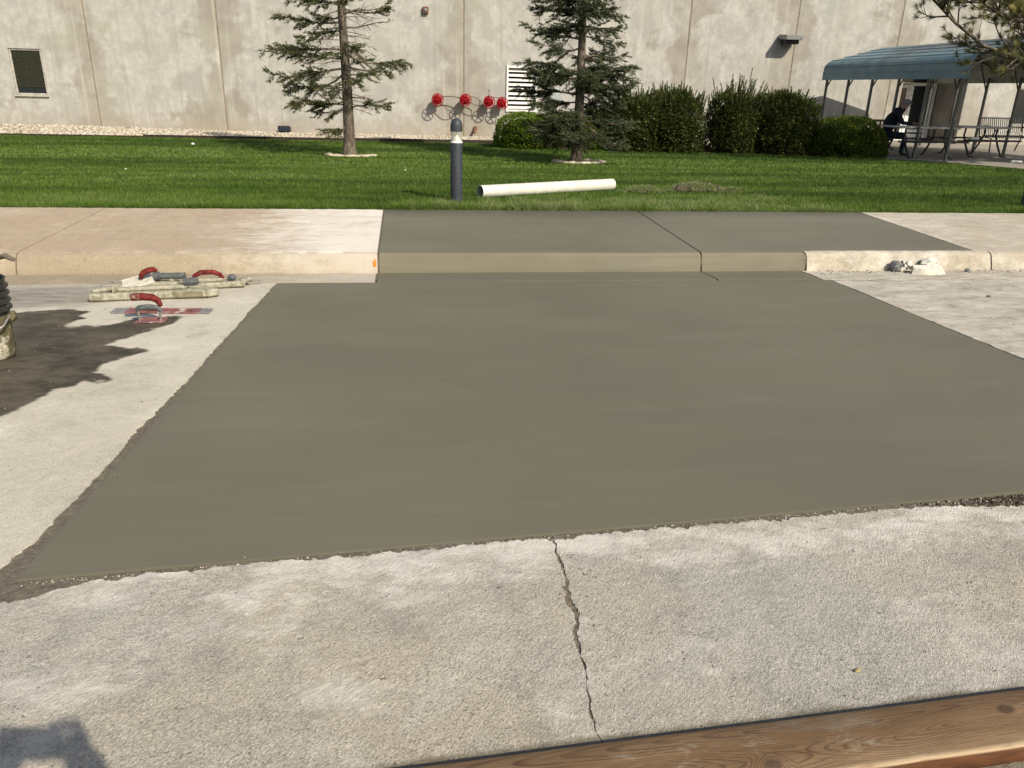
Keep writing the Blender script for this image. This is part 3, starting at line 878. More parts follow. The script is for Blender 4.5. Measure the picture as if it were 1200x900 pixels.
#=================================================================== GRASS
def blades(name, bx, by, bz, hgt, wid, tint, lean, seed, mat):
    rr = np.random.default_rng(seed)
    n = len(bx)
    a = rr.uniform(0, 2 * PI, n)
    dx, dy = np.cos(a) * wid / 2, np.sin(a) * wid / 2
    la = rr.uniform(0, 2 * PI, n); ll = hgt * lean * rr.uniform(.2, 1, n)
    A = np.stack([bx - dx, by - dy, bz], -1); B = np.stack([bx + dx, by + dy, bz], -1)
    T = np.stack([bx + np.cos(la) * ll, by + np.sin(la) * ll, bz + hgt], -1)
    V = np.stack([A, B, T], 1).reshape(-1, 3)
    F = np.arange(3 * n).reshape(-1, 3)
    return stuff(raw(name, V, F, mat, None, False, {'tint': np.repeat(tint, 3)}))
def in_patio(x, y):
    return sdf(x, y, pp) < .02
def in_bed(x, y):
    return sdf(x, y, poly) < .05
def lawn_pts(n, y0, y1, seed):
    rr = np.random.default_rng(seed)
    y = rr.uniform(y0, y1, n)
    lo, hi = -.56 * y - .8, .86 * y + .9
    x = lo + (hi - lo) * rr.uniform(0, 1, n)
    keep = ~(in_patio(x, y) | in_bed(x, y)) & (y < EDGE_Y - .06)
    return x[keep], y[keep]
def mow_tint(x, y):
    """mowing passes run along the building; trodden and dry patches"""
    band = fbm(x * .22 + 3, y * 1.5, 4, 101)
    t = .02 + .55 * np.clip((band - .30) / .4, 0, 1) + .55 * (fbm(x * .8, y * 4.0, 4, 102) - .5) + .5 * (fbm(x * 2.2, y * 8.0, 3, 108) - .5)
    dry = np.clip((fbm(x * 1.2, y * 2.5, 4, 103) - .52) / .2, 0, 1) * np.clip(1 - (y - 9.3) / 1.4, 0, 1)
    mid = np.clip((x + .3) / .8, 0, 1) * np.clip((5.2 - x) / .8, 0, 1)
    return np.clip(t, 0, .72) + .40 * dry * (.35 + .65 * mid)
x, y = lawn_pts(120000, 8.94, 10.6, 1)
t = np.clip(mow_tint(x, y) + rng.normal(0, .13, len(x)), 0, 1)
hh = rng.uniform(.025, .06, len(x)) * (1 + .5 * (fbm(x * 3, y * 3, 3, 7) - .4))
blades('grass', x, y, lawn_z(y) - .01, hh, rng.uniform(.004, .008, len(x)), t, .8, 2, M['grass'])
x, y = lawn_pts(150000, 10.5, 14.5, 3)
t = np.clip(mow_tint(x, y) + rng.normal(0, .12, len(x)), 0, 1)
blades('grass', x, y, lawn_z(y) - .01, rng.uniform(.025, .05, len(x)), rng.uniform(.008, .013, len(x)), t, .9, 4, M['grass'])
x, y = lawn_pts(130000, 14.4, 21.65, 5)
t = np.clip(mow_tint(x, y) + rng.normal(0, .12, len(x)), 0, 1)
blades('grass', x, y, lawn_z(y) - .01, rng.uniform(.03, .055, len(x)), rng.uniform(.014, .022, len(x)), t, .9, 6, M['grass'])
# longer unmown fringe hanging over the back of the pavement
n = 42000
x = rng.uniform(-6, 9.5, n); y = 8.925 + np.abs(rng.normal(0, .10, n)) + np.clip(rag(x, .04, 3, 9), -.02, .05)
den = fbm(x * 2.2, x * 0 + 3, 3, 77)
k = (rng.uniform(0, 1, n) < np.clip(den * 1.5, .2, 1)) & (fbm(x * 6, y * 8, 3, 15) > .40)
x, y, den = x[k], y[k], den[k]
mid = np.clip((x + .5) / .8, 0, 1) * np.clip((5.8 - x) / .8, 0, 1)
hh = rng.uniform(.03, .10, len(x)) * (.35 + .85 * den + .45 * mid) * (.5 + 1.0 * fbm(x * 7, y * 7, 3, 14))
t = np.clip(.34 + .62 * mid * fbm(x * 5, y * 7, 3, 12) + .10 * mid + rng.normal(0, .15, len(x)), 0, 1)
blades('grass', x, y, lawn_z(y) - .015, hh, rng.uniform(.004, .009, len(x)), t, 1.2, 8, M['grass'])
# coarse tufts round the pipe and bollard
n = 30000
cx = rng.choice([.6, .75, 1.2, 1.6, 2.1, 2.6, 3.0, 3.6, 4.2, 4.7], n); x = cx + rng.normal(0, .30, n); y = rng.normal(9.45, .30, n) + .10 * (x - 1.5)
k = (y > 8.95) & (y < 10.8)
x, y = x[k], y[k]
cl = fbm(x * 5, y * 5, 3, 55)
k = cl > .47
x, y, cl = x[k], y[k], cl[k]
blades('grass', x, y, lawn_z(y) - .01, rng.uniform(.03, .085, len(x)) * (.4 + cl), rng.uniform(.004, .009, len(x)), np.clip(.74 + rng.normal(0, .18, len(x)), 0, 1), 1.1, 9, M['grass'])

#=================================================================== BUILDING
WY = 24.5
bld = empty('building', 'long stained concrete panel building along the far side of the lawn', 'building', (0, WY, 0))
WALL_TOP = 8.5
def panel(x0, x1, z0, z1, holes=(), thick=.3, ch=.02, dx=.35):
    """precast panel: chamfered vertical arrises, openings with reveals; 'edge' = nearness to the joint"""
    xs = sorted({x0 + ch, x1 - ch, *[h[0] for h in holes], *[h[1] for h in holes], *list(np.arange(x0 + dx, x1 - dx * .6, dx))})
    zs = sorted({z0, z1, *[h[2] for h in holes], *[h[3] for h in holes], *list(np.arange(z0 + .5, z1 - .3, .5))})
    v = []; f = []
    for z in zs:
        for x in xs: v.append((x, 0, z))
    nx = len(xs)
    for a in range(len(zs) - 1):
        for b in range(nx - 1):
            xm, zm = (xs[b] + xs[b + 1]) / 2, (zs[a] + zs[a + 1]) / 2
            if any(h[0] < xm < h[1] and h[2] < zm < h[3] for h in holes): continue
            f.append((a * nx + b, a * nx + b + 1, (a + 1) * nx + b + 1, (a + 1) * nx + b))
    def quad(*q):
        k = len(v); v.extend(q); f.append((k, k + 1, k + 2, k + 3))
    for sgn, xe in ((1, x0), (-1, x1)):
        xi = xe + sgn * ch
        q = [(xe, ch, z0), (xi, 0, z0), (xi, 0, z1), (xe, ch, z1)]
        quad(*(q if sgn > 0 else q[::-1]))
        q = [(xe, thick, z0), (xe, ch, z0), (xe, ch, z1), (xe, thick, z1)]
        quad(*(q if sgn > 0 else q[::-1]))
    quad((x0, thick, z1), (x0 + ch, 0, z1), (x1 - ch, 0, z1), (x1, thick, z1))
    quad((x1, thick, z0), (x0, thick, z0), (x0, thick, z1), (x1, thick, z1))
    for (a, b, c, d) in holes:
        quad((a, 0, c), (a, thick, c), (a, thick, d), (a, 0, d))
        quad((b, 0, d), (b, thick, d), (b, thick, c), (b, 0, c))
        quad((a, 0, c), (b, 0, c), (b, thick, c), (a, thick, c))
        quad((a, 0, d), (a, thick, d), (b, thick, d), (b, 0, d))
    me = bpy.data.meshes.new('wall_panel')
    me.from_pydata(v, [], f); me.update()
    me.materials.append(M['wall'])
    at = me.attributes.new('edge', 'FLOAT', 'POINT')
    at.data.foreach_set('value', [min(1.0, min(q[0] - x0, x1 - q[0]) / 1.15) for q in v])
    o = bpy.data.objects.new('wall_panel', me); C.objects.link(o); o.parent = bld
    return o
JW = .016
edges = [-26, -19.0, -12.1, -8.64, -5.16, 1.736, 8.53, 11.935, 15.33]
WIN = (-10.735, -9.90, 1.02, 2.215)
LOU = (3.06, 3.93, .905, 2.115)
WIN2 = (19.85, 21.4, .80, 1.96)
for a, b_ in zip(edges[:-1], edges[1:]):
    hs = []
    if a < WIN[0] < b_: hs.append(WIN)
    if a < LOU[0] < b_: hs.append(LOU)
    panel(a + JW, b_ - JW, -.15, WALL_TOP, hs)
D0, D1, DZ = 15.80, 18.04, 2.32
panel(15.33 + JW, D0, -.15, DZ, (), 1.7)
panel(15.33 + JW, D1, DZ + .004, WALL_TOP, (), 1.7)
panel(D1 + .003, 24.9, -.15, WALL_TOP, [WIN2], 1.7, .004)
panel(24.95, 32, -.15, WALL_TOP)
for xj in edges[1:]:
    mb = MB(); mb.box((xj, .035, WALL_TOP / 2), (JW * 2 + .004, .03, WALL_TOP + .2)); mb.build('joint_seal', M['sealant'], bld)
# dark backing rooms behind the openings
mb = MB(); mb.box((0, 3.2, 4.2), (62, .1, 8.8)); mb.build('rear_wall', M['dark_void'], bld)
mb = MB(); mb.box((3, 1.6, WALL_TOP + .06), (58, 3.6, .1)); mb.build('roof', M['dark_void'], bld)

def window(x0, x1, z0, z1, frame_m, blind=None, fw=.045, dep=.06):
    w, h = x1 - x0, z1 - z0
    xm, zm = (x0 + x1) / 2, (z0 + z1) / 2
    mb = MB()
    for sx in (x0 + fw / 2 + .002, x1 - fw / 2 - .002): mb.box((sx, dep, zm), (fw, .06, h - .004), ch=.004)
    for sz in (z0 + fw / 2 + .002, z1 - fw / 2 - .002): mb.box((xm, dep + .001, sz), (w - 2 * fw - .006, .056, fw), ch=.004)
    fr = mb.build('window', frame_m, bld)
    mb = MB(); mb.box((xm, dep + .012, zm), (w - 2 * fw, .008, h - 2 * fw)); mb.build('pane', M['glass_dark'], fr)
    mb = MB(); mb.box((xm, -.012, z0 - .025), (w + .05, .09, .035), ch=.004); mb.build('sill', frame_m, fr)
    return fr
fr = window(*WIN, M['alum'])
# slatted blind hangs just outside the glass line, its lower edge short of the sill
for k in range(26):
    mb = MB(); mb.box(((WIN[0] + WIN[1]) / 2, .052, WIN[3] - .075 - k * .036), (.735, .014, .031), (R(24), 0, 0)); mb.build('blind_slat', M['blind'], fr)
window(*WIN2, M['alum'])
# louvred vent
mb = MB()
xm, zm = (LOU[0] + LOU[1]) / 2, (LOU[2] + LOU[3]) / 2
for sx in (LOU[0] - .005, LOU[1] + .005): mb.box((sx, -.012, zm), (.06, .07, LOU[3] - LOU[2] + .09), ch=.006)
for sz in (LOU[2] - .005, LOU[3] + .005): mb.box((xm, -.011, sz), (LOU[1] - LOU[0] - .05, .066, .06), ch=.006)
vent = mb.build('louvred_vent', M['louvre'], bld)
for k in range(9):
    mb = MB(); mb.box((xm, .045, LOU[2] + .088 + k * .129), (LOU[1] - LOU[0] - .052, .012, .112), (R(-48), 0, 0), ch=.003); mb.build('slat', M['louvre'], vent)
mb = MB(); mb.box((xm, .24, zm), (LOU[1] - LOU[0] - .01, .01, LOU[3] - LOU[2] - .01)); mb.build('vent_back', M['dark_void'], vent)

# recessed entrance with white glazed doors
RY = 1.45
def leaf(name, x0, x1, z0, z1, rail=1.0, m=M['white_frame'], fw=.085, handle=None):
    mb = MB()
    zm = (z0 + z1) / 2
    for sx in (x0 + fw / 2, x1 - fw / 2): mb.box((sx, RY, zm), (fw, .05, z1 - z0), ch=.004)
    for sz, hh_ in ((z0 + .11, .22), (rail, .10), (z1 - .05, .10)): mb.box(((x0 + x1) / 2, RY + .001, sz), (x1 - x0 - 2 * fw - .002, .046, hh_), ch=.004)
    d = mb.build(name, m, bld)
    mb = MB(); mb.box(((x0 + x1) / 2, RY + .004, zm), (x1 - x0 - 2 * fw + .01, .012, z1 - z0 - .1)); mb.build('glass', M['glass_dark'], d)
    if handle:
        mb = MB(); mb.tube([(handle, RY - .03, .95), (handle, RY - .075, .95), (handle, RY - .075, 1.25), (handle, RY - .03, 1.25)], .012); mb.build('handle', M['alum'], d)
leaf('door', 15.82, 16.40, .18, 1.98, 1.02, handle=16.33)
leaf('door', 16.41, 16.99, .18, 1.98, 1.02, handle=16.48)
leaf('side_window', 17.05, 17.98, .18, 2.05, .50, fw=.10)
mb = MB(); mb.box((16.92, RY + .02, 2.19), (2.22, .03, .25)); mb.build('transom_glass', M['glass_dark'], bld)
mb = MB(); mb.box((16.40, RY - .004, 2.03), (1.18, .05, .06), ch=.004); mb.box((17.02, RY - .01, 1.1), (.055, .07, 1.88), ch=.004); mb.build('door_frame', M['white_frame'], bld)
mb = MB(); mb.box((16.92, RY + .25, 1.3), (2.4, .1, 2.9)); mb.build('lobby_wall', M['dark_void'], bld)
# notice on the door glass
tag(MB().box((15.93, WY + RY - .035, 1.42), (.15, .004, .20)).build('notice', M['paper']), 'small white paper notice stuck on the left glazed door', 'notice')

#=================================================================== THINGS ON THE WALL
VG = 'red hose valves in a row on the wall'
def make_valve():
    t = empty('fire_valve', '', 'valve', (0, 0, 0), 0, VG)
    mb = MB()
    mb.lathe([(.11, 0), (.11, -.02), (.055, -.025), (.05, -.12), (.10, -.15), (.125, -.20), (.125, -.27), (.11, -.31), (.06, -.335), (.035, -.34), (.03, -.45)], axis='y', n=20)
    mb.build('body', M['red'], t, 'auto', True)
    # dome cap with lugs
    mb = MB(); mb.lathe([(.132, -.235), (.140, -.25), (.140, -.30), (.118, -.345), (.07, -.37), (.0, -.375)], axis='y', n=20)
    for k in range(3):
        a = PI / 2 + k * 2 * PI / 3
        mb.box((math.cos(a) * .148, -.275, math.sin(a) * .148), (.035, .05, .035), (0, -a, 0), ch=.006)
    mb.build('cap', M['red'], t, 'auto', True)
    # handwheel on the stem, five spokes
    mb = MB()
    ring = [(math.cos(a) * .165, -.465, math.sin(a) * .165) for a in np.linspace(0, 2 * PI, 25)]
    mb.tube(ring, .013, 8, caps=False)
    for k in range(5):
        a = PI / 2 + k * 2 * PI / 5
        mb.tube([(0, -.455, 0), (math.cos(a) * .16, -.465, math.sin(a) * .16)], .012, 6)
    mb.lathe([(.035, -.44), (.04, -.455), (.035, -.48), (0, -.485)], axis='y', n=12)
    mb.build('handwheel', M['red'], t, 'auto', True)
    return t
v0 = make_valve()
vpos = [(.955, 1.165), (1.775, 1.178), (2.475, 1.135), (2.865, 1.110)]
vl_ = ['red hand-wheel valve furthest left in the row on the wall, farthest from the louvred vent',
       'red hand-wheel valve directly above the bollard lamp, on the wall joint',
       'red hand-wheel valve with a tall loop of wire standing above it',
       'red hand-wheel valve closest to the white louvred vent']
for k, (x, z) in enumerate(vpos):
    t = v0 if k == 0 else copy_tree(v0)
    t.location = (x, WY - .002, z); t['label'] = vl_[k]; t.rotation_euler = (0, R([0, 11, -8, 5][k]), 0)
def sag(a, b, dz, n=14, dy=0):
    a, b = Vector(a), Vector(b)
    return [a.lerp(b, q) + Vector((0, dy * math.sin(PI * q), -dz * 4 * q * (1 - q))) for q in np.linspace(0, 1, n)]
yv = WY - .33
def cable(pts, lab, rad=.012):
    mb = MB(); mb.tube(pts, rad, 6); return tag(mb.build('valve_cable', M['cable'], None, 'auto'), lab, 'cable', 'cables looped between the valves')
cable(sag((1.0, yv, 1.25), (1.72, yv, 1.22), -.02, dy=.05), 'straight upper cable between the two valves left of the wall joint')
cable(sag((1.05, yv, 1.14), (1.70, yv, 1.16), .30, dy=.05), 'deep sagging cable between the two valves left of the wall joint')
cable(sag((1.02, yv, 1.20), (1.74, yv, 1.15), -.09, dy=.05), 'slightly arched cable between the two left-hand valves')
cable(sag((1.85, yv, 1.22), (2.2, yv, 1.17), -.07) + sag((2.2, yv, 1.17), (2.18, yv, .93), .0, 5)[1:], 'cable hanging down in a hook right of the wall joint')
cable(sag((1.85, yv, 1.16), (2.42, yv, 1.10), .10), 'short sagging cable between the second and third valves')
cable(sag((2.5, yv, 1.25), (2.86, yv, 1.22), -.03), 'short level cable between the two valves near the vent')
cable([(2.46, yv, 1.24), (2.445, yv, 1.36), (2.46, yv, 1.47), (2.485, yv, 1.47), (2.50, yv, 1.36), (2.49, yv, 1.24)], 'tall loop of wire sticking up above a red valve', .008)
# wall pack lamp near the joint
t = empty('wall_lamp', 'grey box-shaped lamp fixed high on the wall left of the canopy', 'lamp', (11.66, WY, 3.14))
MB().box((.0, -.29, .045), (.54, .52, .14), (R(4), 0, 0), ch=.012).build('lamp_head', M['lamp_grey'], t)
MB().box((.02, -.22, -.085), (.44, .34, .12), ch=.02).build('housing', M['black'], t)
MB().box((-.02, -.07, -.15), (.20, .13, .09), ch=.02).box((-.05, -.02, -.22), (.10, .035, .07), ch=.006).build('bracket', M['lamp_grey'], t)
# small alarm box high up
t = empty('alarm_box', 'tiny rust brown box high on the wall above the valves', 'alarm box', (.65, WY, 3.55))
MB().box((0, -.05, 0), (.17, .10, .18), ch=.012).build('case', M['rust'], t)
MB().lathe([(.05, -.10), (.05, -.115), (.03, -.13), (0, -.13)], axis='y', n=14).build('sounder', M['lamp_grey'], t, 'auto', True)
# electrical box right of the louvre
t = empty('electrical_box', 'pale grey electrical box on the wall behind the second spruce', 'electrical box', (4.52, WY, 1.36))
MB().box((0, -.10, 0), (.34, .20, .40), ch=.01).build('case', M['box_grey'], t)
MB().box((0, -.207, 0), (.30, .012, .36), ch=.004).build('lid', M['box_grey'], t)
MB().tube([(0, -.06, -.2), (0, -.06, -1.2)], .025, 8).build('conduit', M['box_grey'], t)
# floodlight at the foot of the wall, and pipe spigot
t = empty('flood_lamp', 'black box-shaped floodlight on the gravel at the wall foot', 'lamp', (-3.50, 24.25, .14))
MB().box((0, 0, .11), (.36, .20, .17), (R(-12), 0, 0), ch=.025).build('housing', M['black'], t)
MB().box((0, .02, .02), (.07, .07, .06), ch=.01).build('foot', M['black'], t)
MB().box((0, -.10, .12), (.30, .012, .12), (R(-12), 0, 0)).build('lens', M['glass_dark'], t)
t = empty('drain_spout', 'small rusty dark spout poking from the wall below the valves', 'spout', (2.10, WY, .33))
MB().tube([(0, .0, .03), (0, -.10, .03), (-.02, -.17, -.02), (-.04, -.2, -.09)], .042, 10).build('pipe', M['rust'], t, 'auto')
MB().lathe([(.07, 0), (.07, -.02), (.04, -.025)], (0, 0, .03), axis='y', n=14).build('flange', M['rust'], t, 'auto', True)
#=================================================================== TREES AND SHRUBS
def perp(d):
    d = d / (np.linalg.norm(d, axis=-1, keepdims=True) + 1e-9)
    a = np.where(np.abs(d[..., 2:3]) < .9, np.array([0, 0, 1.0]), np.array([1.0, 0, 0]))
    u = np.cross(d, a); u /= np.linalg.norm(u, axis=-1, keepdims=True)
    return d, u, np.cross(d, u)
def shoots(pos, dirs, length, nn, nl, nw, tint, rr, fwd_=.75):
    """needles round shoots: pos (n,3), dirs (n,3) -> verts, faces, tint"""
    n = len(pos)
    d, u, w = perp(dirs)
    q = rr.uniform(0, 1, (n, nn)); a = rr.uniform(0, 2 * PI, (n, nn))
    base = pos[:, None] + d[:, None] * (q * length[:, None])[..., None]
    rad = u[:, None] * np.cos(a)[..., None] + w[:, None] * np.sin(a)[..., None]
    nd = d[:, None] * fwd_ + rad * rr.uniform(.55, 1.0, (n, nn))[..., None]
    nd /= np.linalg.norm(nd, axis=-1, keepdims=True)
    tang = np.cross(d[:, None], rad)
    L = (nl * rr.uniform(.7, 1.2, (n, nn)))[..., None]
    A = base - tang * nw / 2; B = base + tang * nw / 2; T = base + nd * L
    V = np.stack([A, B, T], 2).reshape(-1, 3)
    tt = np.clip(np.repeat(tint[:, None], nn, 1) + rr.normal(0, .10, (n, nn)), 0, 1)
    return V, np.arange(len(V)).reshape(-1, 3), np.repeat(tt.ravel(), 3)

def spruce(loc, hgt, rad0, lean, branches, mat, label, seed, extra, dens, bare_all, dead):
    """branches: (start height, dx, dy, dz, bare fraction, leaf density) main limbs seen in the photo"""
    rr = np.random.default_rng(seed)
    t = empty('spruce_tree', label, 'tree', loc, 0, 'spruce trees on the lawn')
    ax = lambda z: np.array([lean * z / 4 + .015 * math.sin(z * 1.3), .01 * math.sin(z * 2), z])
    mb = MB()
    zz = np.concatenate([[-.1, .0, .08, .25], np.linspace(.6, hgt, 16)])
    rads = [rad0 * (1.45 if z < .01 else 1.22 if z < .1 else 1.05 if z < .3 else 1) * max(.05, 1 - .85 * max(z, 0) / hgt) for z in zz]
    mb.tube([ax(max(z, -.1)) for z in zz], rads, 12)
    mb.build('trunk', M['bark'], t, 'all')
    limbs = MB(); twigs = MB()
    sp_, sd_, sl_, st_ = [], [], [], []
    allb = list(branches)
    z = extra[0]
    while z < hgt - .15:
        f = (hgt - z) / (hgt - extra[0])
        for k in range(extra[1]):
            a = rr.uniform(0, 2 * PI); L = extra[2] * (.15 + .85 * f) * rr.uniform(.7, 1.1)
            allb.append((z + rr.uniform(-.1, .1), math.cos(a) * L, math.sin(a) * L, rr.uniform(-.12, .18) * L, .15, 1.0))
        z += rr.uniform(.16, .26)
    for (h, dx, dy, dz, bare, dn) in allb:
        a0 = ax(h); d = np.array([dx, dy, dz]); L = np.linalg.norm(d)
        n = max(5, int(L / .16)); qs = np.linspace(0, 1, n)
        side = np.array([-dy, dx, 0]) / (math.hypot(dx, dy) + 1e-6)
        bend = rr.uniform(-.10, .10) * L; droop = rr.uniform(-.05, .10) * L; kink = rr.uniform(-.05, .05, 3) * L
        C_ = [a0 + d * q + side * bend * math.sin(PI * q) + np.array([0, 0, -droop * math.sin(PI * q) + .03 * L * q ** 3]) + kink * math.sin(2 * PI * q) for q in qs]
        limbs.tube(C_, [max(.005, (.009 + .011 * L) * (1 - .85 * q)) for q in qs], 5)
        dd = d / L
        # side twigs, two-ranked, drooping; needles clothe the outer part
        m = int(L / .036)
        for k in range(m):
            q = rr.uniform(.10, 1.0) if bare > .5 else rr.uniform(max(.04, bare * .7), 1.0)
            p = np.array([np.interp(q, qs, [c[i_] for c in C_]) for i_ in range(3)])
            s_ = 1 if rr.uniform() < .5 else -1
            tl = (.13 + .46 * (1 - q) ** .7) * rr.uniform(.35, 1.2) * min(1, .45 + L * .35)
            td = dd * rr.uniform(.35, 1.0) + side * s_ * rr.uniform(.3, 1.0) + np.array([0, 0, rr.uniform(-.65, .42)])
            td /= np.linalg.norm(td)
            e_ = p + td * tl + np.array([0, 0, -.05 * tl])
            twigs.tube([p, (p + e_) / 2 + np.array([0, 0, .01]), e_], [.0045, .0035, .002], 3, caps=False)
            if q < bare or rr.uniform() > dn: continue
            ns = max(2, int(tl / .024))
            for w_ in range(ns):
                qq = (w_ + rr.uniform(0, 1)) / ns
                b_ = p + (e_ - p) * qq
                s2 = 1 if w_ % 2 else -1
                sd2 = td * .8 + np.cross(td, [0, 0, 1]) * s2 * rr.uniform(.2, .9) + np.array([0, 0, rr.uniform(-.25, .35)])
                sp_.append(b_); sd_.append(sd2); sl_.append(rr.uniform(.05, .11)); st_.append(.28 + .40 * q + rr.uniform(-.18, .18) + (.15 if qq > .8 else 0))
    # bare dead twigs close to the stem
    for k in range(dead):
        h = rr.uniform(.8, hgt * .75); a = rr.uniform(0, 2 * PI); L = rr.uniform(.25, .8)
        p = ax(h); prev = p
        d_ = np.array([math.cos(a), math.sin(a), rr.uniform(-.25, .15)])
        e_ = p + d_ * L + np.array([0, 0, -.08 * L])
        twigs.tube([p, (p + e_) / 2 + np.array([0, 0, .03 * L]), e_], [.008, .006, .003], 4, caps=False)
        for w_ in range(rr.integers(3, 8)):
            q = rr.uniform(.25, 1); b_ = p + (e_ - p) * q
            dd2 = d_ + rr.normal(0, .5, 3); dd2[2] -= .25
            dd2 /= np.linalg.norm(dd2)
            twigs.tube([b_, b_ + dd2 * rr.uniform(.08, .25)], [.004, .002], 3, caps=False)
    limbs.build('limb', M['bark'], t, 'all')
    stuff(twigs.build('twigs', M['twig'], t))
    V, F, T = shoots(np.array(sp_), np.array(sd_), np.array(sl_), dens, .042, .012, np.array(st_), rr)
    stuff(raw('crown', V, F, mat, t, False, {'tint': T}))
    return t

B1 = []   # (height, dx, dy, dz, bare, density)
for h, dx, dz, bare, dn in [(3.45, -1.22, .10, .12, .9), (3.30, -.9, .18, .2, .8), (3.02, -1.58, .10, .20, .75), (2.85, -.95, -.02, .2, .9), (2.50, -1.56, .0, .22, .85), (2.35, -1.05, -.18, .2, .9),
                            (2.02, -1.88, -.12, .25, .85), (1.85, -1.3, -.02, .3, .8), (1.66, -1.80, -.12, .30, .85), (1.60, -1.5, -.38, .5, .9), (1.42, -.62, -.10, .3, .6), (1.08, -1.36, -.10, .35, .95), (.98, -1.2, .10, .3, .9), (.90, -.9, -.10, .25, .7), (.58, -.60, -.12, .35, 1),
                            (3.50, .95, .1, .5, .5), (3.18, 1.05, .30, .95, .1), (2.92, 1.28, .28, .60, .9), (2.75, 1.1, .0, .5, .8), (2.62, 1.15, .22, .92, .3), (2.40, 1.10, .12, .97, .1), (2.15, .8, -.30, .97, .1),
                            (1.98, 1.55, -.22, .58, .9), (1.70, 1.10, -.13, .55, .5), (1.55, .7, .0, .4, .8), (1.12, .62, -.02, .97, .0), (.92, 1.08, .08, .45, .7)]:
    B1.append((h, dx * .80, random.uniform(-.55, .35), dz, bare * .8, min(1, dn * 1.1)))
for h, dx, dy, dz in [(3.3, -.2, -.8, .0), (2.9, .25, -.7, .0), (2.1, .15, -.75, -.1), (1.95, -.3, -.8, -.12), (1.55, .2, -.75, -.12), (1.3, -.35, -.7, -.1), (3.4, .3, .7, 0), (2.6, -.4, .8, 0), (1.9, .4, .7, 0)]:
    B1.append((h, dx, dy, dz, .35, .8))
spruce((-1.15, 16.78, .155), 6.6, .118, -.02, B1, M['spruce_a'], 'thin sparse spruce with bare grey twigs, left of the bollard lamp', 3, (3.8, 4, 1.1), 12, False, 130)
B2 = []
for h, dx, dz, bare, dn in [(3.40, -.75, .10, .1, 1), (3.18, -.98, .04, .12, 1), (2.95, -.8, .05, .1, 1), (2.68, -1.12, .12, .12, 1), (2.45, -.9, .02, .1, 1), (2.28, -1.22, .20, .15, 1), (2.15, -1.15, -.02, .2, 1), (1.72, -1.42, .05, .25, .95), (1.6, -1.0, .0, .15, 1),
                            (1.28, -1.42, .06, .2, 1), (1.15, -1.05, -.08, .1, 1), (.98, -1.12, .10, .1, 1), (.80, -.95, -.08, .1, 1), (.62, -.70, -.18, .15, 1), (.52, -.5, -.16, .2, .9),
                            (3.42, .88, .18, .1, 1), (3.22, .84, .0, .12, 1), (2.98, .8, .05, .12, 1), (2.80, .92, -.10, .15, 1), (2.52, .86, .0, .2, 1), (2.35, .94, -.10, .3, .9), (1.92, 1.0, .10, .1, 1), (1.78, 1.1, .02, .1, 1), (1.62, 1.25, -.08, .15, 1), (1.45, .9, -.1, .15, 1), (1.30, .85, -.14, .2, .9),
                            (.86, .75, -.14, .5, .85), (.78, .70, -.38, .6, .7)]:
    B2.append((h, dx * .90, random.uniform(-.5, .5), dz, bare, dn))
for k in range(50):
    a = random.uniform(PI * .95, PI * 2.05) if k % 3 else random.uniform(0, PI)
    h = random.choice([random.uniform(.55, 1.3), random.uniform(1.2, 2.1), random.uniform(2.4, 3.5)]); L = random.uniform(.5, 1.15) * (1.18 - .12 * h)
    B2.append((h, math.cos(a) * L, math.sin(a) * L, random.uniform(-.2, .05) * L, .12, 1))
spruce((3.42, 15.87, .165), 6.4, .108, -.02, B2, M['spruce_b'], 'dense dark spruce in front of the louvred vent, behind the white pipe', 5, (3.6, 6, 1.15), 13, False, 30)

def tree_ring(loc, rx, ry, label, stones, seed):
    r_ = random.Random(seed)
    t = empty('tree_ring', label, 'tree ring', loc, 0, 'stone rings round the tree feet')
    mb = MB(); pl = [(math.cos(a) * rx * r_.uniform(.85, 1.05), math.sin(a) * ry * r_.uniform(.85, 1.05)) for a in np.linspace(0, 2 * PI, 22)[:-1]]
    mb.prism(pl, -.05, .022); mb.build('soil', M['soil_pale'], t, fixn=True)
    for (a, w, s_) in stones:
        mb = MB(); mb.blob((0, 0, 0), (w, s_, .032), 2, .14, seed=r_.randint(0, 999))
        o = mb.build('stone', M['stone'], t)
        o.location = (math.cos(a) * rx, math.sin(a) * ry, .025); o.rotation_euler = (0, 0, a + PI / 2)
tree_ring((-1.13, 16.68, .155), .46, .30, 'pale stones and bare soil round the foot of the sparse spruce', [(-2.6, .20, .07), (-2.1, .17, .07), (-1.45, .17, .08), (-.8, .16, .09), (-.2, .12, .09), (2.9, .12, .07)], 4)
tree_ring((3.45, 15.80, .165), .50, .36, 'pale stone ring with soil round the foot of the dense spruce', [(-2.9, .14, .06), (-2.45, .16, .06), (-1.95, .16, .06), (-1.45, .16, .06), (-.95, .16, .06), (-.5, .17, .06), (-.05, .14, .06), (.45, .14, .06), (1.0, .12, .06), (2.6, .12, .06)], 6)

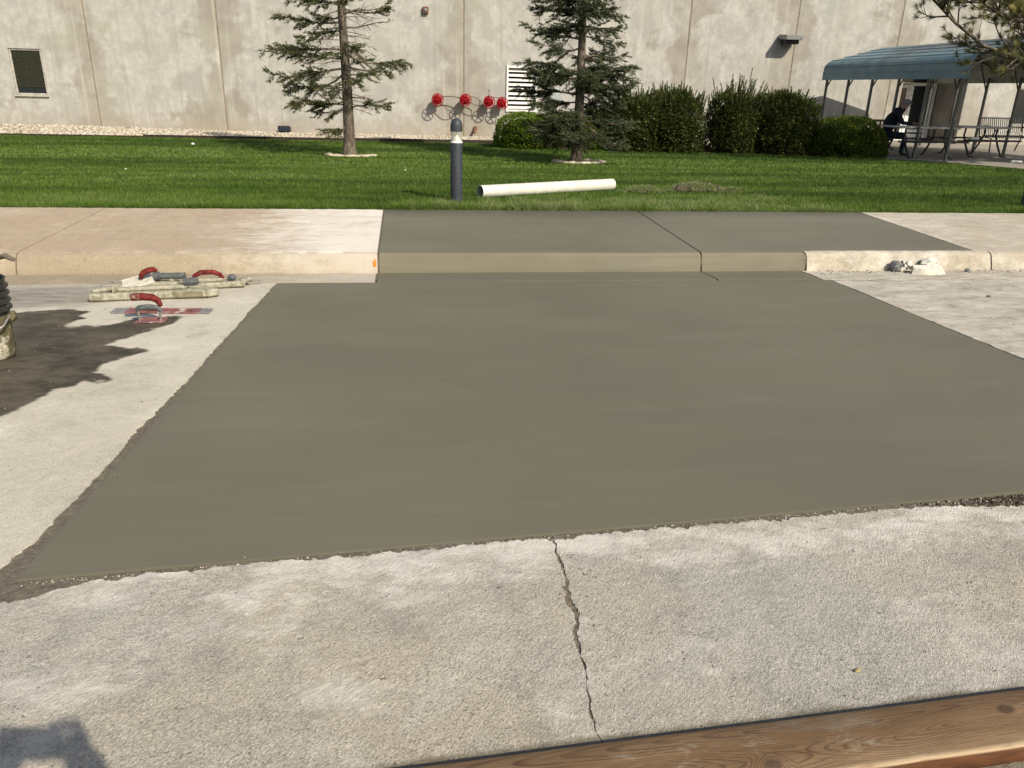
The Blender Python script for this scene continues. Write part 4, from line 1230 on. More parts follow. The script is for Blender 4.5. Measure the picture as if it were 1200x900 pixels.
def shrub(name, c, d, n, leaf, mat, label, cat, seed, spikes=0, spike_h=.3, group=None, square=2.0, ground=0.0, core=M['shrub']):
    """clipped or loose shrub: leaves all through an uneven shell over a dark woody core; upright shoots on top"""
    rr = np.random.default_rng(seed)
    t = empty(name, label, cat, (c[0], c[1], c[2]), 0, group)
    th = rr.uniform(0, 2 * PI, n); u = rr.uniform(-.35, 1, n)
    sx = np.sqrt(1 - np.abs(u) ** 2)
    k = (np.abs(u) ** square + np.abs(sx) ** square) ** (-1 / square)
    x, y, z = np.cos(th) * sx * k, np.sin(th) * sx * k, u * k
    lump = (.86 if spikes < 30 else .80) + (.30 if spikes < 30 else .42) * fbm(th * 2.2 + seed, u * 3.0 + 7, 4, seed)
    shell = 1 - np.abs(rr.normal(0, .10 if spikes > 30 else .05, n))
    f = lump * shell
    P = np.stack([x * d[0] * f, y * d[1] * f, np.maximum(z * d[2] * f + d[2] * .30, .02)], -1)
    P[:, 2] *= 1 / 1.3
    N = np.stack([x / d[0], y / d[1], z / d[2]], -1); N /= np.linalg.norm(N, axis=1, keepdims=True)
    dirs = N * (.7 if spikes > 30 else .25) + rr.normal(0, .6, (n, 3)) + np.array([0, 0, .30])
    dd, uu, ww = perp(dirs)
    L = leaf * rr.uniform(.6, 1.3, n)[:, None]; wd = L * .38
    V = np.stack([P, P + dd * L * .5 + uu * wd, P + dd * L, P + dd * L * .5 - uu * wd], 1).reshape(-1, 3)
    F = np.arange(4 * n).reshape(-1, 4)
    tint = np.clip(.15 + .5 * fbm(th * 4, u * 6, 3, seed + 3) + rr.normal(0, .14, n) + .10 * (z > .2), 0, 1)
    stuff(raw('foliage', V, F, mat, t, False, {'tint': np.repeat(tint, 4)}))
    mb = MB(); mb.blob((0, 0, d[2] * .36), (d[0] * .80, d[1] * .80, d[2] * .52), 3, .05, seed=seed)
    m_o = mb.build('woody_core', core, t, 'all')
    st = MB()
    for q in range(14):
        a = rr.uniform(0, 2 * PI); r_ = rr.uniform(.1, .7)
        st.tube([(math.cos(a) * .25 * d[0], math.sin(a) * .25 * d[1], -.04), (math.cos(a) * r_ * d[0], math.sin(a) * r_ * d[1], d[2] * .6)], [.018, .008], 5)
    stuff(st.build('stems', M['bark'], t))
    if spikes:
        # upright whips that escaped the shears
        sp_, sd_, sl_, st_ = [], [], [], []
        wh = MB()
        for q in range(spikes):
            a = rr.uniform(0, 2 * PI); r_ = math.sqrt(rr.uniform(0, 1)) * .92
            p = np.array([math.cos(a) * r_ * d[0], math.sin(a) * r_ * d[1], d[2] * (.62 + .28 * (1 - r_ ** 2)) * 1.0])
            o_ = np.array([math.cos(a) * r_ * .35, math.sin(a) * r_ * .35, 1.0]) + rr.normal(0, .10, 3)
            h = spike_h * rr.uniform(.35, 1.25)
            e_ = p + o_ * h
            wh.tube([p - o_ * .1, e_], [.006, .003], 3, caps=False)
            for w_ in np.arange(.0, 1, .05):
                sp_.append(p + (e_ - p) * w_); sd_.append(o_); sl_.append(.05); st_.append(.35 + .3 * w_ + rr.uniform(-.15, .2))
        stuff(wh.build('whip_stems', M['twig'], t))
        V, F, T = shoots(np.array(sp_), np.array(sd_), np.array(sl_), 5, .052, .018, np.array(st_), rr, 1.0)
        stuff(raw('upright_shoots', V, F, mat, t, False, {'tint': T}))
    return t
HG = 'shrubs in the bed along the wall'
core_y = simple('shrub_core', (.012, .018, .006), .95, .1)
shrub('clipped_shrub', (3.10, 20.2, .13), (.90, .9, .80), 20000, .042, M['juniper'], 'low rounded bright green shrub left of the dense spruce, under the louvred vent', 'shrub', 11, 0, 0, HG, 3.0, core=core_y)
shrub('clipped_shrub', (4.95, 20.3, .13), (.95, .9, .92), 16000, .042, M['juniper'], 'low bright green shrub just right of the dense spruce trunk', 'shrub', 12, 20, .12, HG, 3.0, core=core_y)
shrub('tall_shrub', (5.70, 19.7, .14), (.80, .8, 1.24), 12000, .065, M['shrub'], 'dark tall shrub at the left end of the tall row, beside the low bright one', 'shrub', 13, 110, .34, HG, 3.2, core=core_y)
shrub('tall_shrub', (6.66, 19.75, .14), (.80, .85, 1.36), 15000, .065, M['shrub'], 'dark tall shrub with fan of upright shoots, left of the gap showing pebbles', 'shrub', 14, 150, .36, HG, 3.4, core=core_y)
shrub('tall_shrub', (8.20, 19.6, .14), (.68, .70, 1.42), 13000, .06, M['shrub'], 'tall narrow shrub with longest spiky tips, right of the gap showing pebbles', 'shrub', 15, 90, .50, HG, 3.2, core=core_y)
shrub('tall_shrub', (9.52, 19.5, .145), (.88, .85, 1.40), 17000, .06, M['shrub'], 'widest tall shrub, below the wall lamp and left of the canopy', 'shrub', 16, 110, .28, HG, 3.2, core=core_y)
shrub('clipped_shrub', (10.98, 19.0, .15), (1.02, .9, .90), 26000, .04, M['yew'], 'low smooth rounded shrub at the corner of the canopy patio', 'shrub', 17, 0, 0, HG, 2.8, core=core_y)

# --- pine whose branches reach in from the right
def pine():
    rr = np.random.default_rng(9)
    t = empty('pine_tree', 'long-needled pine reaching in over the canopy from the right', 'tree', (16.5, 15.5, .17))
    o = np.array([16.5, 15.5, .17])
    mb = MB(); mb.tube([(0, 0, -.1), (0, 0, .3), (.05, .05, 2.2), (.0, .1, 4.5), (.1, .1, 7)], [.22, .17, .15, .11, .04], 12); mb.build('trunk', M['bark'], t, 'all')
    limbs = MB(); tw = MB()
    tufts = []
    def limb(pts, r0, sub=True, lv=0, vis=True):
        pts = [np.array(p, float) for p in pts]
        limbs.tube(pts, list(np.linspace(r0, r0 * .28, len(pts))), 6 if lv == 0 else 4)
        Ls = np.cumsum([0] + [np.linalg.norm(b - a) for a, b in zip(pts[:-1], pts[1:])])
        tot = Ls[-1]
        at = lambda q: np.array([np.interp(q * tot, Ls, [p[i_] for p in pts]) for i_ in range(3)])
        tufts.append((pts[-1], pts[-1] - pts[-2]))
        if lv < 2:
            m = int(tot / ((.17 if vis else .19) if lv == 0 else (.10 if vis else .11)))
            for k in range(m):
                q = rr.uniform(.22 if lv == 0 else .2, .98)
                p = at(q); d = at(min(1, q + .05)) - at(q - .05); d /= np.linalg.norm(d)
                s_ = rr.normal(0, 1, 3); s_[2] = s_[2] * .55 + .25; s_ -= d * s_.dot(d); s_ /= np.linalg.norm(s_)
                L = (rr.uniform(.45, 1.15) * (1.2 - .55 * q) if lv == 0 else rr.uniform(.10, .30))
                dv = d * .75 + s_ * .8
                c1 = p + dv * L * .5; c2 = c1 + (dv * .8 + np.array([0, 0, .35])) * L * .5
                limb([p, c1, c2], r0 * (.36 if lv == 0 else .5), True, lv + 1, vis)
        return pts
    # limbs given as offsets in metres from world points, thick end first
    def W_(*ps): return [np.array(p) - o for p in ps]
    limb(W_((16.5, 15.5, 3.0), (13.8, 15.2, 2.35), (12.2, 15.0, 2.30), (11.2, 15.0, 2.54), (10.5, 15.0, 2.92), (9.95, 15.0, 3.30), (9.7, 15.05, 3.65)), .052)
    limb(W_((16.5, 15.5, 3.5), (13.6, 15.0, 2.80), (12.4, 14.9, 2.90), (11.4, 14.9, 3.05), (10.7, 14.9, 3.38), (10.3, 14.9, 3.7)), .055)
    limb(W_((16.5, 15.5, 3.6), (13.2, 15.6, 2.98), (12.3, 15.7, 3.25), (11.6, 15.8, 3.55), (11.0, 15.8, 3.9)), .055)
    limb(W_((16.5, 15.5, 3.3), (13.9, 15.1, 2.62), (12.7, 15.1, 2.60), (12.0, 15.2, 2.75)), .045)
    limb(W_((16.5, 15.5, 3.9), (13.8, 15.4, 3.10), (12.6, 15.5, 3.22), (11.9, 15.5, 3.4)), .045)
    for k in range(88):
        a = rr.uniform(-2.6, 2.9); z = rr.uniform(2.5, 6.2); L = rr.uniform(1.5, 3.4) * (1.25 - z / 9)
        if abs(a) > 2.2 and z < 4.2: L *= .6
        d = np.array([math.cos(a), math.sin(a), .12])
        p = np.array([.05, .08, z]); limb([p, p + d * L * .5, p + d * L + np.array([0, 0, .15])], .04, True, 0, False)
    limbs.build('limb', M['bark'], t, 'all')
    P = np.array([a for a, b in tufts]); D = np.array([b / (np.linalg.norm(b) + 1e-9) for a, b in tufts])
    tn = np.clip(rr.normal(.42, .24, len(P)), 0, 1)
    V, F, T = shoots(P - D * .07, D, np.full(len(P), .10), 56, .125, .0082, tn, rr, .55)
    stuff(raw('needle_tufts', V, F, M['pine'], t, False, {'tint': T}))
pine()
#=================================================================== CANOPY, FURNITURE, PERSON
PZ = .185
CX0, CX1, CXR, CY0, CY1 = 12.27, 15.75, 14.01, 16.65, 23.05
can = empty('canopy', 'blue grey metal carport canopy with open sides over the picnic tables', 'canopy', (0, 0, 0))
def prof(s):
    """roof line at one side: eave, rounded shoulder, slope, ridge (X, Z); s = -1 left, +1 right"""
    half = (CX1 - CX0) / 2
    pts = [(half, 1.985), (half, 2.16), (half - .012, 2.317), (half - .045, 2.39), (half - .11, 2.457), (half - .20, 2.50), (half - .60, 2.607), (half - 1.0, 2.713), (half - 1.38, 2.815), (0, 2.905)]
    return [(CXR + s * x, z) for x, z in pts]
for s_ in (-1, 1):
    pr = prof(s_)
    for a, b_ in ((0, 1), (1, 2), (2, 5), (5, 6), (6, 7), (7, 8), (8, 9)):
        seg = pr[a:b_ + 1]
        mb = MB()
        # raised rib along the lap of each sheet
        q = [Vector((x, 0, z)) for x, z in seg]
        n_ = []
        for k in range(len(q)):
            tdir = (q[min(k + 1, len(q) - 1)] - q[max(k - 1, 0)]).normalized()
            n_.append(Vector((-tdir.z, 0, tdir.x)) * (1 if s_ > 0 else -1) * -1)
        th = .016
        outer = [p - nn * (-th) for p, nn in zip(q, n_)]
        # make sure "outer" is outside
        if (outer[0] - Vector((CXR, 0, 1.5))).length < (q[0] - Vector((CXR, 0, 1.5))).length: outer = [p - nn * th for p, nn in zip(q, n_)]
        lip = (outer[0] - q[0]) * .8
        vs = []
        for Yp in (CY0, CY1):
            vs += [(p.x, Yp, p.z) for p in q] + [(p.x, Yp, p.z) for p in outer]
        m = len(q); fs = []; mi = []
        for k in range(m - 1):
            fs.append((k, k + 1, 2 * m + k + 1, 2 * m + k)); mi.append(1)
            fs.append((m + k, 3 * m + k, 3 * m + k + 1, m + k + 1)); mi.append(0)
        fs += [(0, 2 * m, 3 * m, m), (m - 1, 2 * m - 1, 4 * m - 1, 3 * m - 1)]; mi += [0, 0]
        for e_ in (0, 2 * m):
            fs += [(e_ + k, e_ + m + k, e_ + m + k + 1, e_ + k + 1) for k in range(m - 1)]; mi += [0] * (m - 1)
        bse = len(mb.v); mb.v += vs; mb.f += fs; mb.m += mi
        # lap rib at the lower edge
        p0 = outer[0] + lip * .5
        mb.box((p0.x, (CY0 + CY1) / 2, p0.z + .004), (.010, CY1 - CY0, .012))
        mb.build('roof_panel', [M['canopy'], M['canopy_under']], can, fixn=False)
    for k in range(6):
        Yp = 16.94 + 1.187 * k
        x = CXR + s_ * (CX1 - CX0 - .12) / 2
        mb = MB(); mb.box((x, Yp, (PZ + 2.12) / 2), (.06, .06, 2.12 - PZ), ch=.006); mb.box((x, Yp, PZ + .006), (.14, .10, .012), ch=.002); mb.build('post', M['post'], can)
        mb = MB(); mb.tube([(x - s_ * .02, Yp, 1.80), (x - s_ * .32, Yp, 2.44)], .022, 4); mb.build('brace', M['post'], can)
for k in range(6):
    Yp = 16.94 + 1.187 * k
    mb = MB()
    l = [Vector((x, Yp, z - .034)) for x, z in prof(-1)]; r_ = [Vector((x, Yp, z - .034)) for x, z in prof(1)][::-1]
    inn = [p + (Vector((CXR, Yp, 2.0)) - p).normalized() * .03 for p in l[2:] + r_[1:-2]]
    mb.tube(inn, .028, 4); mb.build('rafter', M['post'], can)

def picnic_table(loc, rz, w, label, seats, top_m):
    t = empty('picnic_table', label, 'table', loc, rz, 'picnic tables under the canopy')
    mb = MB(); mb.box((0, 0, .75), (w, .76, .045), ch=.012); mb.build('tabletop', top_m, t)
    for sy in (-1, 1):
        if sy in seats:
            mb = MB(); mb.box((0, sy * .66, .45), (w, .27, .04), ch=.012); mb.build('bench_seat', M['table_dark'], t)
    for sx in (-1, 1):
        x = sx * (w / 2 - .28)
        for sy in (-1, 1):
            mb = MB(); mb.tube([(x, sy * .22, .73), (x, sy * .20, .55), (x, sy * .34, .30), (x, sy * .52, .06), (x, sy * .72, .025)], .024, 8)
            mb.tube([(x, sy * .26, .42), (x, sy * .66, .43)], .02, 6)
            mb.build('leg', M['table_dark'], t)
    mb = MB(); mb.tube([(-w / 2 + .28, 0, .40), (w / 2 - .28, 0, .40)], .02, 6); mb.build('stretcher', M['table_dark'], t)
    return t
picnic_table((12.66, 18.55, PZ - .05), 0, 1.62, 'pale-topped picnic table with the hooded person sitting at it', (-1, 1), M['table'])
picnic_table((14.72, 19.3, PZ - .04), R(3), 1.5, 'pale-topped empty picnic table on the right, near the slatted bench', (-1, 1), M['table'])
picnic_table((13.1, 21.7, PZ), R(-4), 1.6, 'shaded picnic table farther back, close to the glazed doors', (-1, 1), M['table_dark'])
# slatted metal bench by the window
t = empty('slatted_bench', 'black metal bench with curved slatted back and arms at the right edge', 'bench', (16.95, 20.9, PZ), R(8))
mb = MB()
for k in range(20):
    x = -.70 + k * .074
    mb = MB(); mb.tube([(x, .30, .90), (x, .24, .62), (x, .16, .44), (x, .02, .41), (x, -.18, .42), (x, -.25, .38)], .013, 5); mb.build('slat', M['black'], t)
mb = MB(); mb.tube([(-.74, .30, .90), (.74, .30, .90)], .018, 6); mb.build('top_rail', M['black'], t)
for sx in (-1, 1):
    mb = MB(); mb.tube([(sx * .76, .33, .0), (sx * .76, .20, .40), (sx * .76, .30, .90)], .02, 6); mb.tube([(sx * .76, -.26, .0), (sx * .76, -.22, .38), (sx * .76, .20, .40)], .02, 6)
    mb.tube([(sx * .76, .25, .66), (sx * .76, .05, .70), (sx * .76, -.20, .68), (sx * .76, -.30, .58), (sx * .76, -.26, .46), (sx * .76, -.18, .42)], .02, 6); mb.build('arm_frame', M['black'], t)
# rag lying on the patio edge
mb = MB(); mb.blob((0, 0, .02), (.16, .07, .035), 2, .3, seed=4)
o = tag(mb.build('crumpled_rag', M['paper'], None, 'all'), 'crumpled whitish rag lying on the patio edge near the right table', 'rag'); o.location = (14.35, 17.2, PZ)
o = tag(MB().box((0, 0, .03), (.30, .12, .05), (0, 0, .3), ch=.01).build('food_box', M['paper']), 'white paper box lying on the seat of the right picnic table', 'box'); o.location = (14.2, 18.62, PZ + .43)

def skinned(name, joints, edges_, mats, pick, parent=None, sub=2):
    """one continuous body grown from a joint skeleton: joints {key: (pos, radius)}"""
    keys = list(joints); ix = {k: q for q, k in enumerate(keys)}
    me = bpy.data.meshes.new(name)
    me.from_pydata([joints[k][0] for k in keys], [(ix[a], ix[b]) for a, b in edges_], [])
    o = bpy.data.objects.new(name, me); C.objects.link(o)
    o.modifiers.new('skin', 'SKIN').use_smooth_shade = True
    for q, k in enumerate(keys):
        r_ = joints[k][1]
        me.skin_vertices[0].data[q].radius = (r_, r_) if not isinstance(r_, tuple) else r_
        me.skin_vertices[0].data[q].use_root = (q == 0)
    sm = o.modifiers.new('sub', 'SUBSURF'); sm.levels = sub; sm.render_levels = sub
    bpy.context.view_layer.update()
    dg = bpy.context.evaluated_depsgraph_get()
    m2 = bpy.data.meshes.new_from_object(o.evaluated_get(dg))
    o.modifiers.clear(); o.data = m2
    m2.materials.clear()
    for m in mats: m2.materials.append(m)
    m2.polygons.foreach_set('material_index', [pick(p.center) for p in m2.polygons])
    m2.polygons.foreach_set('use_smooth', [True] * len(m2.polygons))
    if parent is not None: o.parent = parent
    return o
def hand(J, E_, key, wrist, d, side, palm_r=.026, curl=.25):
    """palm, four fingers and a thumb continuing from a wrist; d = pointing direction, side = thumb side"""
    d = Vector(d).normalized(); s_ = Vector(side); s_ = (s_ - d * s_.dot(d)).normalized(); n = d.cross(s_)
    w = Vector(wrist)
    J[key + 'palm'] = (w + d * .055, (.036, .016)); E_.append((key, key + 'palm'))
    for q, (off, L) in enumerate(((.028, .070), (.010, .080), (-.009, .074), (-.027, .058))):
        a = w + d * .088 + s_ * off; b = a + d * L * .5 + n * L * curl * .4; c = b + d * L * .38 + n * L * curl
        for nm, p, rr_ in (('a', a, .0095), ('b', b, .0088), ('c', c, .0075)): J[f'{key}{q}{nm}'] = (p, rr_)
        E_ += [(key + 'palm', f'{key}{q}a'), (f'{key}{q}a', f'{key}{q}b'), (f'{key}{q}b', f'{key}{q}c')]
    a = w + d * .03 + s_ * .038; b = a + d * .028 + s_ * .022
    J[key + 'ta'] = (a, .011); J[key + 'tb'] = (b, .009); E_ += [(key + 'palm', key + 'ta'), (key + 'ta', key + 'tb')]

# --- person sitting at the first table, hunched forward, facing right (+X)
def sitter():
    t = empty('person', 'person in dark hoodie and grey cap hunched over the picnic table under the canopy', 'person', (12.20, 19.25, PZ - .05), R(-30))
    J = {}; E_ = []
    J['pelvis'] = ((-.02, 0, .56), (.16, .15)); J['waist'] = ((.0, 0, .72), (.15, .17)); J['chest'] = ((.10, 0, .93), (.15, .20)); J['shoul'] = ((.20, 0, 1.07), (.11, .16)); J['neck'] = ((.28, 0, 1.14), .062); J['head0'] = ((.33, 0, 1.22), .085); J['head1'] = ((.35, 0, 1.31), .085)
    E_ += [('pelvis', 'waist'), ('waist', 'chest'), ('chest', 'shoul'), ('shoul', 'neck'), ('neck', 'head0'), ('head0', 'head1')]
    for s_, k in ((1, 'l'), (-1, 'r')):
        J[k + 'hip'] = ((.05, s_ * .11, .54), .095); J[k + 'knee'] = ((.46, s_ * .14, .53), .068); J[k + 'ank'] = ((.42, s_ * .14, .09), .045); J[k + 'toe'] = ((.58, s_ * .15, .045), .04)
        J[k + 'sh'] = ((.19, s_ * .19, 1.05), .075); J[k + 'el'] = ((.33, s_ * .27, .82), .055); J[k + 'wr'] = ((.55, s_ * .12, .83), .034)
        E_ += [('pelvis', k + 'hip'), (k + 'hip', k + 'knee'), (k + 'knee', k + 'ank'), (k + 'ank', k + 'toe'), ('shoul', k + 'sh'), (k + 'sh', k + 'el'), (k + 'el', k + 'wr')]
        hand(J, E_, k + 'wr', J[k + 'wr'][0], (1, -s_ * .3, -.05), (0, -s_ * 1, .3))
    def pick(c):
        if c.x > .555 and c.z > .7: return 2
        if c.z > 1.17: return 2
        if c.z < .11: return 3
        return 1 if c.z < .60 else 0
    skinned('body', J, E_, [M['hoodie'], M['jeans'], M['skin'], M['boot']], pick, t, 1)
    mb = MB(); mb.blob((.345, 0, 1.315), (.105, .092, .085), 2, .0); mb.box((.44, 0, 1.30), (.10, .13, .014), (0, R(14), 0), ch=.005); mb.build('cap', M['cap'], t, 'all')
    mb = MB(); mb.blob((.20, 0, 1.13), (.11, .13, .075), 2, .06, seed=3); mb.build('hood', M['hoodie'], t, 'all')
    mb = MB(); mb.blob((.425, .028, 1.262), (.008, .013, .008), 1, 0); mb.blob((.425, -.028, 1.262), (.008, .013, .008), 1, 0); mb.blob((.437, 0, 1.235), (.018, .014, .022), 1, 0); mb.build('face', M['skin'], t, 'all')
sitter()

# --- the photographer, standing behind the lens; only the shadow reaches the picture
def photographer():
    gz_ = float(road_z(np.array(-.35)))
    o = Vector((.20, -.52, gz_))
    t = empty('person', 'person standing behind the camera holding up a phone, whose shadow falls bottom left', 'person', o)
    J = {}; E_ = []
    fz = Vector((0, 0, H)) - o
    J['pelvis'] = ((0, 0, .88), (.15, .12)); J['waist'] = ((0, .0, 1.02), (.14, .11)); J['chest'] = ((0, .0, 1.16), (.17, .115)); J['shoul'] = ((0, -.02, 1.28), (.12, .09)); J['neck'] = ((0, -.01, 1.36), .055); J['head0'] = ((0, .01, 1.43), .085); J['head1'] = ((0, .0, 1.52), .085)
    E_ += [('pelvis', 'waist'), ('waist', 'chest'), ('chest', 'shoul'), ('shoul', 'neck'), ('neck', 'head0'), ('head0', 'head1')]
    # phone held across: lens at its upper left corner, body to the right of the lens
    c_ph = fz + camR * .058 - camU * .022 - fwd * .018
    wr = {'r': c_ph + camR * .150 - camU * .070 - fwd * .02, 'l': c_ph - camR * .085 - camU * .13 - fwd * .03}
    el = {'r': Vector((.25, .22, 1.04)), 'l': Vector((-.27, .20, 1.02))}
    for s_, k in ((-1, 'l'), (1, 'r')):
        J[k + 'hip'] = ((s_ * .10, 0, .84), .10); J[k + 'knee'] = ((s_ * .11, .03, .49), .066); J[k + 'ank'] = ((s_ * .12, .0, .09), .046); J[k + 'toe'] = ((s_ * .14, .15, .04), .042)
        J[k + 'sh'] = ((s_ * .18, .0, 1.27), .07); J[k + 'el'] = (el[k], .05); J[k + 'wr'] = (wr[k], .032)
        E_ += [('pelvis', k + 'hip'), (k + 'hip', k + 'knee'), (k + 'knee', k + 'ank'), (k + 'ank', k + 'toe'), ('shoul', k + 'sh'), (k + 'sh', k + 'el'), (k + 'el', k + 'wr')]
        hand(J, E_, k + 'wr', wr[k], camU * .75 - camR * s_ * .40, fwd * -.5 - camR * s_ * .8, curl=.1)
    def pick(c):
        if c.z > 1.35: return 2
        if c.z < .11: return 3
        return 1 if c.z < .95 else 0
    skinned('body', J, E_, [M['hivis'], M['jeans'], M['skin'], M['boot']], pick, t, 1)
    mb = MB(); mb.blob((0, .005, 1.545), (.098, .118, .085), 2, 0); mb.box((0, .12, 1.535), (.14, .11, .015), (R(-8), 0, 0), ch=.005); mb.build('cap', M['cap'], t, 'all')
    mb = MB(); mb.blob((0, .10, 1.44), (.016, .022, .024), 1, 0); mb.blob((.03, .09, 1.467), (.014, .008, .009), 1, 0); mb.blob((-.03, .09, 1.467), (.014, .008, .009), 1, 0); mb.box((0, .093, 1.40), (.05, .01, .012)); mb.build('face', M['skin'], t, 'all')
    ph = empty('phone', 'dark phone held across in both hands at the camera position', 'phone', (0, 0, 0))
    Mw = Matrix((camR, camU, -fwd)).transposed()
    mb = MB(); mb.box((0, 0, 0), (.150, .074, .008), ch=.003); b_ = mb.build('case', M['black'], ph)
    mb = MB(); mb.box((-.058, .022, -.0055), (.03, .03, .003), ch=.001); mb.build('camera_bump', M['black'], ph)
    ph.matrix_world = Matrix.Translation(Vector((0, 0, H)) + camR * .058 - camU * .022 - fwd * (-0 + .018)) @ Mw.to_4x4()
photographer()
#=================================================================== THINGS ON THE LAWN
def make_bollard():
    t = empty('bollard_light', '', 'bollard', (0, 0, 0), 0, 'bollard lamps along the pavement')
    r_ = .073
    MB().lathe([(r_ * 1.0, -.1), (r_, 0), (r_, .700), (r_ * .98, .706)], n=28).build('column', M['bollard'], t, 'auto', True)
    MB().lathe([(r_ * 1.0, .832), (r_, .84), (r_, .895), (r_ * .93, .925), (r_ * .75, .955), (r_ * .45, .975), (0, .983)], n=28).build('dome_cap', M['bollard'], t, 'auto', True)
    MB().lathe([(r_ * 1.02, .704), (r_ * 1.02, .709), (r_ * .2, .800), (r_ * .14, .83)], n=28).build('reflector_cone', M['reflector'], t, 'auto', True)
    MB().lathe([(r_ * .94, .709), (r_ * .94, .835)], n=28).build('lens', M['lens'], t, 'auto', True)
    return t
def lens_mat():
    m = Mat('clear_lens', .08, .5)
    m.b.inputs['Base Color'].default_value = (.50, .50, .46, 1)
    tr = m.n('ShaderNodeBsdfTransparent', {'Color': (.93, .93, .90, 1)})
    mx = m.n('ShaderNodeMixShader', {'Fac': .62})
    m.t.links.new(m.b.outputs[0], mx.inputs[1]); m.t.links.new(tr.outputs[0], mx.inputs[2])
    m.t.links.new(mx.outputs[0], m.t.nodes['Material Output'].inputs['Surface'])
    return m.m
M['lens'] = lens_mat()
b0 = make_bollard(); b0.location = (.602, 9.62, .215)
b0['label'] = 'charcoal bollard lamp with white cone reflector at the pavement edge, beside the white pipe'
b1 = copy_tree(b0); b1.location = (8.33, 9.60, .215); b1['label'] = 'charcoal bollard lamp cut off by the right edge of the photo'
# white pipe
pa, pb = Vector((.93, 10.02, .218 + .078)), Vector((2.93, 11.05, .209 + .078))
t = empty('plastic_pipe', 'long white plastic pipe lying on the grass beside the bollard', 'pipe', pa)
d = pb - pa; L = d.length
rot = d.to_track_quat('Z', 'Y').to_matrix()
mb = MB(); mb.lathe([(.074, 0), (.080, .0), (.081, .015), (.081, L - .015), (.080, L), (.074, L)], n=28, M=rot); mb.f = mb.f[:-2]; mb.m = mb.m[:-2]; mb.build('pipe_wall', M['pvc'], t, 'auto', True)
mb = MB(); mb.lathe([(.074, L), (.074, 0)], n=28, M=rot); mb.f = mb.f[:-2]; mb.m = mb.m[:-2]; mb.build('bore', M['pvc_in'], t, 'all')
# sod clods
def clod(loc, d, label, seed, n):
    rr = np.random.default_rng(seed)
    t = empty('sod_clod', label, 'clod', loc, 0, 'dug-up clods of turf near the pipe')
    mb = MB()
    for k in range(n):
        mb.blob((rr.normal(0, .4) * d[0], rr.normal(0, .35) * d[1], d[2] * rr.uniform(.15, .6)), (d[0] * rr.uniform(.18, .45), d[1] * rr.uniform(.3, .55), d[2] * rr.uniform(.35, .6)), 2, .22, seed=seed + k)
    mb.build('soil', M['soil'], t)
    m = 1500
    x = rr.normal(0, .55, m) * d[0]; y = rr.normal(0, .5, m) * d[1]
    z = d[2] * np.clip(1.0 - (x / d[0]) ** 2 * .5 - (y / d[1]) ** 2 * .5, 0, 1) * rr.uniform(.4, 1, m)
    P = np.stack([x, y, z], -1); D = rr.normal(0, 1, (m, 3)); D[:, 2] = np.abs(D[:, 2]) * .5
    V, F, T = shoots(P, D, np.full(m, .02), 2, .06, .006, np.clip(rr.normal(.85, .12, m), 0, 1), rr, 1.0)
    stuff(raw('dry_grass', V, F, M['grass'], t, False, {'tint': T}))
clod((3.30, 10.75, .21), (.24, .12, .08), 'small flat clod of dug turf at the right end of the white pipe', 31, 6)
clod((4.14, 10.95, .208), (.33, .16, .125), 'larger brown clod of dug turf to the right of the white pipe', 32, 9)
clod((4.62, 10.80, .208), (.12, .08, .05), 'small crumb of soil just right of the larger turf clod', 33, 4)
for loc, lab, s_ in (((-4.78, 18.96, .16), 'white paper scrap on the far lawn near the window side', .035), ((-4.29, 12.9, .21), 'tiny white scrap on the lawn at the left', .016), ((-.02, 13.3, .21), 'tiny pale scrap on the lawn below the sparse spruce', .014)):
    o = tag(MB().blob((0, 0, .02), (s_, s_ * .7, s_ * .55), 2, .35, seed=int(abs(loc[0]) * 10)).build('paper_scrap', M['paper']), lab, 'litter', 'scraps of litter on the lawn'); o.location = loc

#=================================================================== TOOLS BY THE GUTTER
def rz_(x, y): return float(road_z(np.array(y)))
# long mag float, caked in cement
t = empty('long_float', 'long flat cement-caked float lying farthest left of the tools', 'float', (-1.90, 5.82, rz_(0, 5.82)), R(7))
mb = MB(); mb.box((0, 0, .035), (.80, .12, .055), ch=.012); mb.box((.425, .0, .037), (.10, .10, .058), (0, 0, R(28)), ch=.012); mb.build('blade', M['crust'], t)
MB().box((-.31, .02, .078), (.14, .075, .03), (0, R(-6), 0), ch=.01).build('bracket', M['crust'], t)
MB().box((.02, .01, .078), (.46, .05, .03), (0, 0, R(2)), ch=.01).box((-.215, .0, .085), (.012, .11, .04), (0, 0, R(-20)), ch=.003).build('spine', M['crust'], t)
MB().box((.27, -.055, .038), (.22, .014, .045), ch=.005).build('wet_patch', M['crust_green'], t)
MB().tube([(.24, .03, .11), (.33, .02, .115), (.345, .02, .115)], [.030, .032, .022], 8).build('knob', M['grip_grey'], t)
MB().tube([(-.36, .02, .085), (-.30, .04, .12), (-.18, .05, .125)], [.008, .008, .008], 6).build('tie_rod', M['steel'], t)
